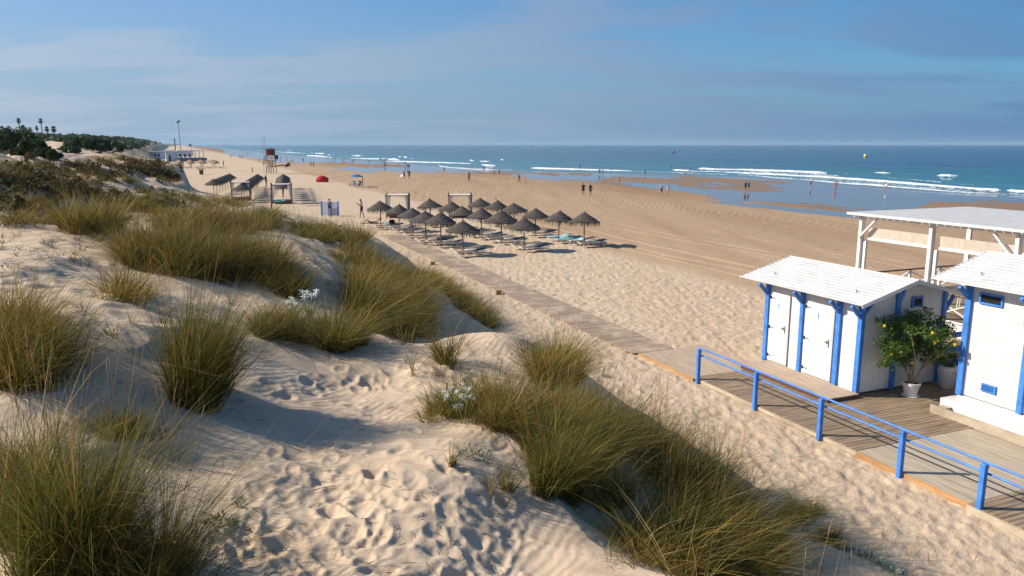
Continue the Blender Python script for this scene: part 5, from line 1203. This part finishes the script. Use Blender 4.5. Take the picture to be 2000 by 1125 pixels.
# ================= vegetation =================
def grass_mat():
    m=bpy.data.materials.new('marram_grass'); N,L=nodes(m); b=N['Principled BSDF']
    a=N.new('ShaderNodeAttribute'); a.attribute_name='col'; L.new(a.outputs['Color'],b.inputs['Base Color']); b.inputs['Roughness'].default_value=.55; b.inputs['Specular IOR Level'].default_value=.08
    t=N.new('ShaderNodeBsdfTranslucent'); L.new(a.outputs['Color'],t.inputs[0]); mx=N.new('ShaderNodeMixShader'); mx.inputs[0].default_value=.28
    L.new(b.outputs[0],mx.inputs[1]); L.new(t.outputs[0],mx.inputs[2]); L.new(mx.outputs[0],N['Material Output'].inputs[0]); return m
GM=grass_mat()
PAL=np.array([(.055,.088,.010),(.130,.122,.014),(.29,.195,.030),(.43,.30,.065),(.58,.46,.22),(.11,.052,.016)])
def blades(name,tufts,seed,parent=None,K=4,curl=1.0):
    """tufts: rows x,y,z,n,rootR,L,spread,green(0..1). one mesh of curved, tapering blades"""
    g=np.random.default_rng(seed); T=np.array(tufts,float); n=T[:,3].astype(int); k=np.repeat(np.arange(len(T)),n); N_=len(k); T=T[k]
    an=g.random(N_)*2*PI; rr_=np.sqrt(g.random(N_))*T[:,4]; x0=T[:,0]+rr_*np.cos(an); y0=T[:,1]+rr_*np.sin(an)
    z0=HF(x0,y0)-.03
    L_=T[:,5]*np.where(g.random(N_)<.62,np.clip(g.normal(.92,.16,N_),.4,1.4),np.clip(g.normal(.5,.18,N_),.15,.9))*np.where(g.random(N_)<.05,1.3,1.0)*(.8+.4*g.random(len(tufts)))[k]
    ta=(g.random(len(tufts))*2*PI)[k]; a2=an+g.normal(0,.9,N_); lean=T[:,6]*(rr_/np.maximum(T[:,4],1e-3)*.6+.15+np.abs(g.normal(0,.42,N_)))
    tl=(.04+.75*g.random(len(tufts)))[k]*T[:,6]; dx=np.cos(a2)*lean+.12+tl*np.cos(ta); dy=np.sin(a2)*lean+tl*np.sin(ta); droop=np.abs(g.normal(.28,.36,N_))*curl; dist=np.hypot(x0,y0)
    W=(.0044+.00038*dist)*(.7+.6*g.random(N_))
    wd=g.random(N_)*PI; wx,wy=np.cos(wd),np.sin(wd)
    ts=np.linspace(0,1,K+1); rows=[]
    for t in ts:
        hx=L_*(dx*t+dx*droop*1.6*t*t); hy=L_*(dy*t+dy*droop*1.6*t*t); hz=L_*(t-droop*.55*t**2.2)*np.sqrt(np.clip(1-lean**2*.5,.25,1))
        ww=W*(1-.92*t**1.4)*.5
        rows.append(np.stack([x0+hx-wx*ww,y0+hy-wy*ww,z0+hz],-1)); rows.append(np.stack([x0+hx+wx*ww,y0+hy+wy*ww,z0+hz],-1))
    V=np.stack(rows,1); m_=2*(K+1)
    base=np.arange(N_)[:,None]*m_; Fs=[]
    q=np.concatenate([np.stack([base[:,0]+2*i,base[:,0]+2*i+1,base[:,0]+2*i+3,base[:,0]+2*i+2],-1) for i in range(K)])
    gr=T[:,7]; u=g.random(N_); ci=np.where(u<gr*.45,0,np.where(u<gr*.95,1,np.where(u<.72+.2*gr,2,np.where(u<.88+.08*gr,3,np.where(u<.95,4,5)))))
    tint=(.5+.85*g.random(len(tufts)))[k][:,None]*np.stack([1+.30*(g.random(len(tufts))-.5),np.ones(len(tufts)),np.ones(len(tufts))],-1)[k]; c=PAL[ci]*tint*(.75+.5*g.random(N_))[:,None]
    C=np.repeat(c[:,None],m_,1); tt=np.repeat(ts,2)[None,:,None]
    straw=np.array((.33,.24,.11)); C=C*(1-.35*tt**2)+straw*.35*tt**2; dead_shade=np.array((.11,.07,.03)); C=C*(1-.5*(1-tt)**3)+dead_shade*.5*(1-tt)**3  # straw tips; brown dead blade feet, darkened to paint shade inside the tufts
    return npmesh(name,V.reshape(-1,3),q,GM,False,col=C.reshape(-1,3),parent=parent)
def tufts_in(cx,cy,rx,ry,rot,n,nb,rootR,L_,spread,green,g,hole=None):
    out=[]; c,s_=math.cos(R(rot)),math.sin(R(rot))
    for i in range(n):
        r=math.sqrt(g.random()); a=g.random()*2*PI; u=rx*r*math.cos(a); v=ry*r*math.sin(a)
        px=cx+u*c-v*s_; py=cy+u*s_+v*c
        x,y,z=cast(px,py)
        out.append((x,y,z,int(nb*g.uniform(.6,1.4)),rootR*g.uniform(.7,1.4),L_*g.uniform(.55,1.3),spread*g.uniform(.8,1.2),min(1,max(0,green+g.uniform(-.4,.4)))))
    return out
g=random.Random(77); TF=[]
#      cx  cy  rx  ry rot  n  nb rootR L spread green
MASS=[(425,442,120,15,0,120,55,.2,.85,.6,.5),(395,520,155,26,4,210,62,.2,1.05,.6,.45),(300,500,60,20,0,50,50,.2,.75,.6,.4),(545,552,50,20,30,45,60,.18,.75,.65,.5),
 (240,575,40,16,0,18,50,.2,.6,.7,.25),(640,460,78,15,8,75,55,.2,.72,.6,.55),(745,585,64,64,-18,150,68,.2,1.0,.68,.45),(695,505,36,16,0,26,55,.18,.75,.65,.5),
 (812,600,26,45,-10,50,80,.18,1.05,.5,.35),(895,588,88,12,38,80,70,.2,.7,.6,.3),(795,652,42,16,0,26,55,.18,.7,.65,.5),
 (55,715,90,48,0,62,60,.15,.75,.55,.45),(20,640,50,26,0,24,50,.18,.65,.6,.3),(60,430,62,14,0,26,45,.2,.5,.7,.4),(30,400,60,10,0,18,40,.2,.45,.7,.3),
 (255,402,50,10,0,22,40,.2,.5,.7,.35),(330,388,60,9,0,24,40,.2,.5,.7,.35),(440,398,60,9,0,34,45,.2,.55,.65,.45),(528,424,26,7,0,14,45,.2,.55,.65,.5),(300,425,70,10,0,24,35,.2,.5,.7,.4),
 (960,815,100,24,12,44,85,.11,.66,.50,.5),(1130,830,105,24,14,38,85,.11,.66,.50,.55),(1110,890,80,40,18,40,95,.11,.78,.5,.45),(1260,895,105,38,24,40,90,.12,.74,.52,.4),
 (1370,990,95,60,42,52,92,.11,.78,.56,.35),(1330,1075,125,55,20,46,92,.11,.78,.56,.35),(1470,1075,62,50,40,36,70,.13,.55,.7,.35),(870,808,40,18,-20,20,50,.12,.42,.65,.5),
 (90,1075,110,60,0,26,60,.09,.98,.30,.7),(260,1130,80,45,0,14,50,.09,.9,.36,.6),(20,960,60,50,0,16,60,.12,.65,.5,.5),(330,1160,60,30,0,10,40,.1,.80,.6,.65),
 (120,345,150,26,4,100,32,.3,.42,.8,.25),(250,318,90,12,10,50,30,.4,.38,.8,.15),(305,338,50,12,25,40,34,.35,.40,.8,.15),(100,370,110,14,0,30,26,.25,.3,.8,.15),(1420,1130,260,20,10,18,26,.1,.45,.6,.25)]
for a in MASS: TF+=tufts_in(*a,g)
# sparse sprigs on bare sand
for (cx,cy,rx,ry,n,L_) in ((300,640,250,60,26,.35),(650,500,60,60,12,.4),(120,480,140,30,26,.35),(900,700,160,40,12,.5),(1020,940,90,50,10,.5),(200,880,150,70,22,.5),(1600,1060,120,50,10,.3),(480,640,120,60,14,.45),(300,430,60,20,12,.4)):
    TF+=tufts_in(cx,cy,rx,ry,0,n,14,.06,L_,.5,.5,g)
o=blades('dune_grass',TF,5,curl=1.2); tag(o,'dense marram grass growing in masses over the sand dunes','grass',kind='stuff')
SP=[]
for a in MASS[:30]:
    SP+=tufts_in(a[0],a[1],a[2]*1.08,a[3]*1.1,a[4],max(3,int(a[5]*.28)),9,.12,a[8]*1.35,.22,.55,g)
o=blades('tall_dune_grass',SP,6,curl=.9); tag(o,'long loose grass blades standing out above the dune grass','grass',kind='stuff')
# seed stalks
ST=[]
for (cx,cy,rx,ry,n) in ((1150,820,220,50,26),(1400,960,150,90,20),(1750,1180,260,30,9),(1100,690,60,30,14),(900,600,90,20,14),(200,900,180,120,22),(450,470,180,40,50)):
    ST+=tufts_in(cx,cy,rx,ry,0,n,2,.05,1.0,.35,0,g)
def stalks(T,seed):
    gg=random.Random(seed); m=MB()
    for t in T:
        for i in range(2):
            x,y,z=t[0]+gg.uniform(-.1,.1),t[1]+gg.uniform(-.1,.1),t[2]-.03; L_=gg.uniform(.65,1.05); ax,ay=gg.uniform(-.1,.25),gg.uniform(-.15,.15); d=math.hypot(x,y); w=.0011+.0001*d
            p=[(x+ax*L_*u+ax*u*u*.2,y+ay*L_*u,z+L_*u) for u in (0,.4,.78,.88,1.0)]; m.tube(p,[w,w,w*.8,w*2.3,w*.5],4,False)
    return m.build('grass_seed_stalks',mat('seed_stalk',(.34,.22,.11),.8,.25,3),None)
o=stalks(ST,4); tag(o,'thin straw-coloured seed stalks standing above the dune grass','grass',kind='stuff')
# single tussocks that stand apart
TUS=[((175,446),46,12,30,100,.22,1.05,.5,.45,'large rounded golden grass tussock standing alone on the upper left dune'),
 ((392,775),44,30,34,135,.12,1.25,.26,.75,'tall dark green grass tussock left of the large shaded sand hollow'),
 ((545,655),42,20,26,100,.13,.62,.55,.65,'bushy grass tussock just left of the white sea daffodils'),
 ((665,668),46,18,30,105,.13,.70,.6,.65,'bushy drooping grass tussock right of the white sea daffodils'),
 ((1085,735),42,22,34,110,.14,.78,.55,.45,'dark brownish grass tussock on the dune edge beside the boardwalk'),
 ((868,712),22,10,8,34,.09,.95,.5,.85,'thin bright green tuft of tall blades on the sand crest'),
 ((1095,960),45,24,26,120,.10,.78,.36,.7,'tall upright green grass tussock at the right of the footprinted sand'),
 ((1190,985),28,16,12,100,.08,.68,.3,.55,'narrow upright brownish tussock between two denser grass masses'),
 ((248,852),34,16,12,60,.1,.42,.55,.3,'small brownish grass tussock on the left sand slope'),
 ((1560,1010),36,18,15,75,.1,.34,.7,.9,'low bright green grass tuft nearest the deck railing'),
 ((1605,1052),28,12,10,70,.1,.3,.7,.8,'small low green tuft below another on the dune edge nearest the railing'),
 ((885,912),8,5,3,30,.03,.30,.3,.5,'tiny straw tuft on the footprinted sand beside a low leafy sprig'),
 ((990,955),9,6,3,28,.03,.42,.3,.35,'tiny yellow tuft standing on bare sand left of the tall tussock'),
 ((160,1110),60,30,16,110,.10,1.05,.30,.8,'very tall grass tussock at the bottom left corner'),
 ((340,1105),26,20,8,70,.08,.85,.6,.75,'grass tussock at the bottom left leaning right over the sand')]
for k,(c,rx,ry,n,nb,rr_,L_,sp_,gr_,lab) in enumerate(TUS):
    T=tufts_in(c[0],c[1],rx,ry,0,n,nb,rr_,L_,sp_,gr_,g); x,y,z=cast(*c)
    o=blades('grass_tussock',T,100+k,K=5); tag(o,lab,'grass tussock','separate grass tussocks on the dune')
# broad leaf clusters
def leafy(px,py,n,L_,W,col,name,label,cat,rad,seed,up=.7,par=True):
    gg=np.random.default_rng(seed); x,y,z=cast(px,py); V=[];Fq=[]
    m=MB()
    for i in range(n):
        a=gg.random()*2*PI; r=rad*math.sqrt(gg.random()); x0,y0=r*math.cos(a),r*math.sin(a)*.8; z0=gz(x+x0,y+y0)-z-.01+gg.random()*up*.08
        d=Vector((math.cos(a+gg.normal()*.8),math.sin(a+gg.normal()*.8),up*(.4+gg.random()))).normalized(); s_=d.cross(Vector((0,0,1))).normalized(); l=L_*(.6+.7*gg.random()); p=Vector((x0,y0,z0)); w=W*(.7+.5*gg.random())
        q1=p+d*l*.5; q2=p+d*l-Vector((0,0,l*.15)); m.add([p,q1-s_*w,q1+s_*w,q2],[(0,2,3,1)])
    o=m.build('leaves',mat(name+'_leaf',col,.55,.3,12,trans=.2),None); t=thing(name,label,cat,(x,y,z),0); o.parent=t
    m=MB()
    for i in range(max(3,n//14)):
        a=gg.random()*2*PI; m.tube([(0,0,-.03),(math.cos(a)*rad*.6,math.sin(a)*rad*.6,.04)],.004,4)
    m.build('stem',mat('plant_stem',(.22,.15,.09),.8),t); return t
leafy(432,1025,70,.07,.012,(.10,.15,.06),'low_plant','small low green plant on sand at lower left beside drifting blades','plant',.13,1)
leafy(466,990,26,.06,.012,(.16,.11,.06),'low_plant','tiny brown-headed sprig standing just above the small green plant','plant',.05,2,1.2)
leafy(935,893,160,.045,.007,(.11,.12,.05),'low_plant','low olive heath sprig on the sand left of the large grass mass','plant',.17,3,1.2)
for k,(px,py,lb) in enumerate(((1650,1075,'leftmost grey-green rosette on the dune edge below the deck'),(1690,1090,'second grey-green rosette from the left on the dune edge below the deck'),(1728,1108,'third grey-green rosette from the left on the dune edge below the deck'),(1745,1122,'nearest grey-green rosette at the bottom right corner of the dune'))):
    leafy(px,py,55,.10,.022,(.22,.29,.22),'sea_holly',lb,'plant',.12,10+k,.9)['group']='grey-green rosettes on the dune edge'
for k,(px,py) in enumerate(((100,510),(160,520),(60,490),(240,505),(25,520),(205,480))):
    leafy(px,py,36,.07,.014,(.08,.085,.04),'creeping_plant','small dark creeping plant on the pale sand slope at the left','plant',.3,30+k,.5)['group']='dark creeping plants on the left sand slope'
leafy(1185,738,50,.08,.02,(.25,.30,.24),'sea_holly','small pale grey-green plant at the foot of the brownish tussock','plant',.14,44,.9)
PET=mat('white_petal',(.85,.86,.80),.6,.04,8,trans=.3)
def daffodil(px,py,n,rad,h,label,seed,pr=.07):
    gg=random.Random(seed); x,y,z=cast(px,py); t=thing('sea_daffodil',label,'flower',(x,y,z),0,'white sea daffodils on the dune'); m=MB(); 
    for i in range(n):
        a=gg.random()*2*PI; r=rad*gg.random()**.5; c=Vector((r*math.cos(a),r*math.sin(a)*.7,h+gg.uniform(-.10,.12))); MB().tube([(c.x*.3,c.y*.3,0),c],.006,5).build('stem',mat('flower_stem',(.16,.20,.07),.6),t)
        m=MB(); up=Vector((gg.uniform(-.6,.6),-.6,.6)).normalized(); e1=up.cross(Vector((1,0,0))).normalized(); e2=up.cross(e1)
        for k in range(6):
            an=k*PI/3+gg.random()*.3; d=e1*math.cos(an)+e2*math.sin(an); s_=up.cross(d); m.add([c,c+d*pr*.55+s_*pr*.14+up*.02,c+d*pr*1.25-up*.015,c+d*pr*.55-s_*pr*.14+up*.02],[(0,1,2,3)])
        m.tube([c,c+up*pr*.55],[.008,pr*.28],8,False); m.build('flower',PET,t)
    m=MB()
    for k in range(9):
        an=k*.7; m.add([(0,0,0),(.05*math.cos(an)+.015,.05*math.sin(an),.2),(.28*math.cos(an),.28*math.sin(an),.38),(.05*math.cos(an)-.015,.05*math.sin(an)+.01,.2)],[(0,1,2,3)])
    m.build('leaves',mat('daffodil_leaf',(.16,.23,.11),.5,trans=.2),t)
daffodil(606,628,6,.22,.50,'upper cluster of white sea daffodils between two grass tussocks',3,.08)
daffodil(578,632,6,.2,.36,'lower left cluster of white sea daffodils between two grass tussocks',4,.065)
daffodil(893,815,16,.25,.30,'dried pale flower cluster at the left end of the large grass mass',5,.05)
# twigs and bits of straw lying on the sand
gg=random.Random(17); m=MB()
for i in range(420):
    px=gg.uniform(0,1300); py=gg.uniform(640,1120)
    if px>1000 and py>700: continue
    x,y,z=cast(px,py); a=gg.uniform(0,PI); l=gg.uniform(.01,.07)*(2.2 if gg.random()<.12 else 1); w=gg.uniform(.0015,.004)
    m.tube([(x-l*math.cos(a),y-l*math.sin(a),z+.004),(x,y,z+.008+gg.uniform(0,.01)),(x+l*math.cos(a),y+l*math.sin(a),z+.004)],w,4,False)
o=m.build('sand_litter',mat('litter_straw',(.17,.115,.06),.9,.5,30),None); tag(o,'small twigs and straw scattered on the foreground sand','litter',kind='stuff')
# ---- shrubs, hill scrub and palms ----
SHR=mat('shrub_leaf',(.058,.095,.028),.7,.45,.8,trans=.15); SHR2=mat('scrub_leaf',(.075,.10,.045),.75,.4,.4,trans=.15)
def shrub(px,py,w,h,label,n,seed,m_=SHR):
    gg=random.Random(seed); x,y,z=cast(px,py); k=math.hypot(x,y)/1500; Wd=w*k; Hh=h*k; t=thing('shrub',label,'shrub',(x,y,z),0,'dark green shrubs on the dune crest')
    bl=[]
    for i in range(int(16+w/3)):
        u=gg.uniform(-1,1); bl.append((u*Wd/2,gg.uniform(-.5,.5)*Wd*.4+gg.uniform(0,Wd*.2),Hh*gg.uniform(.1,.85)*(1-.5*u*u),Hh*gg.uniform(.18,.34)))
    o=leafcloud('foliage',bl,n,.22*(1+k*2),m_,t,seed,.6)
    m=MB()
    for i in range(6):
        b=gg.choice(bl); m.tube([(b[0]*.4,b[1]*.4,-.2),(b[0],b[1],b[2])],[.08,.03],5)
    m.build('trunk',BARK,t,True); return t
shrub(22,297,74,42,'largest dark green shrub at the far left of the dune crest',9000,1)
shrub(60,304,50,24,'dark shrub sloping down right of the largest one',5000,2)
shrub(160,292,60,22,'rounded green shrub in the middle of the left crest',5000,3)
shrub(205,296,52,20,'green shrub right of the rounded middle one on the crest',5000,4)
shrub(128,298,36,12,'low green shrub left of the rounded middle one',2500,5)
shrub(90,312,40,14,'low dark shrub below the crest near the left edge',2500,6)
gg=random.Random(9); bl=[]
def gpt(px,r):
    u=(px-1000)/1500; y=r*math.cos(math.atan(u)); x=u*y; return x,y,gz(x,y)
for i in range(2600):
    px=gg.uniform(-120,392); r=math.exp(gg.uniform(math.log(135),math.log(1700))); x,y,z=gpt(px,r); s,a=SA(x,y)
    if s>foot(a)-12: continue
    if r<220 and gg.random()<.35: continue
    if r<300 and fbm(np.array(x/25),np.array(y/25),2,8)<-.05: continue
    q_=gg.uniform(.003,.006)*min(r,420)+.2; bl.append((x,y,z+q_*.1,q_))
B_=np.array(bl); near_=[tuple(b) for b in B_ if math.hypot(b[0],b[1])<420]; far_=[tuple(b) for b in B_ if math.hypot(b[0],b[1])>=420]
print('blobs',len(near_),len(far_))
o1=leafcloud('hill_scrub',near_,70000,.8,SHR2,None,31,.7); tag(o1,'green scrub covering the dune hills at the left','scrub',kind='stuff')
o2=leafcloud('far_woodland',far_,42000,2.0,SHR2,None,32,.7); tag(o2,'far wooded hills fading along the coast','woodland',kind='stuff')
# low dry scrub dotted over the farther dunes
bl=[]
for (cx,cy,rx,ry,n) in ((150,335,190,26,110),(90,365,120,22,60),(280,328,80,14,60),(322,345,30,10,34),(30,400,80,16,40),(250,385,90,14,40),(330,400,60,10,16)):
    for i in range(n):
        px=gg.gauss(cx,rx*.5); py=gg.gauss(cy,ry*.5)
        if py<288: continue
        x,y,z=cast(px,py); q_=gg.uniform(.10,.34)*(.5+.5*min(1,math.hypot(x,y)/60)); bl.append((x,y,z+q_*.2,q_)); bl.append((x+gg.uniform(-.5,.5),y+gg.uniform(-.5,.5),z+q_*.1,q_*.7))
o3=leafcloud('dune_scrub',bl,42000,.12,mat('dry_scrub_leaf',(.13,.10,.036),.8,.5,.8,trans=.1),None,33,.4); tag(o3,'low dry brown scrub dotted over the farther left dunes','scrub',kind='stuff')
def palm(px,ptop,hpx,r,label,seed,cr=5):
    gg=random.Random(seed); u=(px-1000)/1500; y=r*math.cos(math.atan(u)); x=u*y; k=r/1500; g0=gz(x,y); zt=CZ+(281.8-ptop)*k; t=thing('palm_tree',label,'palm tree',(x,y,g0-.5),0,'palm trees on the hill at the left'); hh=zt-g0+.5-cr*k*.6
    MB().tube([(0,0,0),(.15,0,hh*.5),(0,0,hh)],[.32,.24,.22],7).build('trunk',BARK,t,True); m=MB(); R_=cr*k
    for i in range(70):
        a=gg.uniform(0,2*PI); e=gg.uniform(-1.2,1.3); d=Vector((math.cos(a)*math.cos(e),math.sin(a)*math.cos(e),math.sin(e))); L_=R_*gg.uniform(.75,1.05); s_=d.cross(Vector((0,0,1))).normalized(); c=Vector((0,0,hh)); q1=c+d*L_*.6; q2=c+d*L_-Vector((0,0,.12*L_))
        m.add([c,q1+s_*L_*.22,q2+s_*L_*.1,q2-s_*L_*.1,q1-s_*L_*.22],[(0,1,2,3,4)])
    m.build('crown',mat('palm_frond',(.05,.065,.035),.7,.2,1),t)
for i,(px,pt,r,cr,lb) in enumerate(((58,241,420,5,'tall slender fan palm on the hill, left one of two tall palms'),(100,241,430,5,'tall slender fan palm on the hill, right one of two tall palms'),
    (65,252,400,5,'shorter palm directly below the left tall palm'),(37,253,400,4,'small palm left of the tall palms'),(78,255,390,4,'small palm between the two tall palms, left one'),(91,253,400,4,'small palm close left of the right tall palm'),(110,254,400,5,'palm low on the right of the right tall palm'),(123,253,410,6,'broad-crowned palm at the right end of the palm cluster'))):
    palm(px,pt,0,r,lb,60+i,cr)
# ================= sea air =================
m=bpy.data.materials.new('haze'); N,L=nodes(m); N.remove(N['Principled BSDF'])
v=N.new('ShaderNodeVolumePrincipled'); v.inputs['Color'].default_value=(.48,.70,.90,1); v.inputs['Density'].default_value=.00011; v.inputs['Anisotropy'].default_value=.1
L.new(v.outputs[0],N['Material Output'].inputs['Volume'])
hz=MB().box(-16000,32000,-200,42000,-30,46).build('haze',m); tag(hz,'pale sea haze over the beach','haze',kind='stuff')
sc.cycles.volume_bounces=0; sc.cycles.max_bounces=6; sc.cycles.diffuse_bounces=3; sc.cycles.glossy_bounces=3; sc.cycles.transmission_bounces=3; sc.cycles.sample_clamp_indirect=4
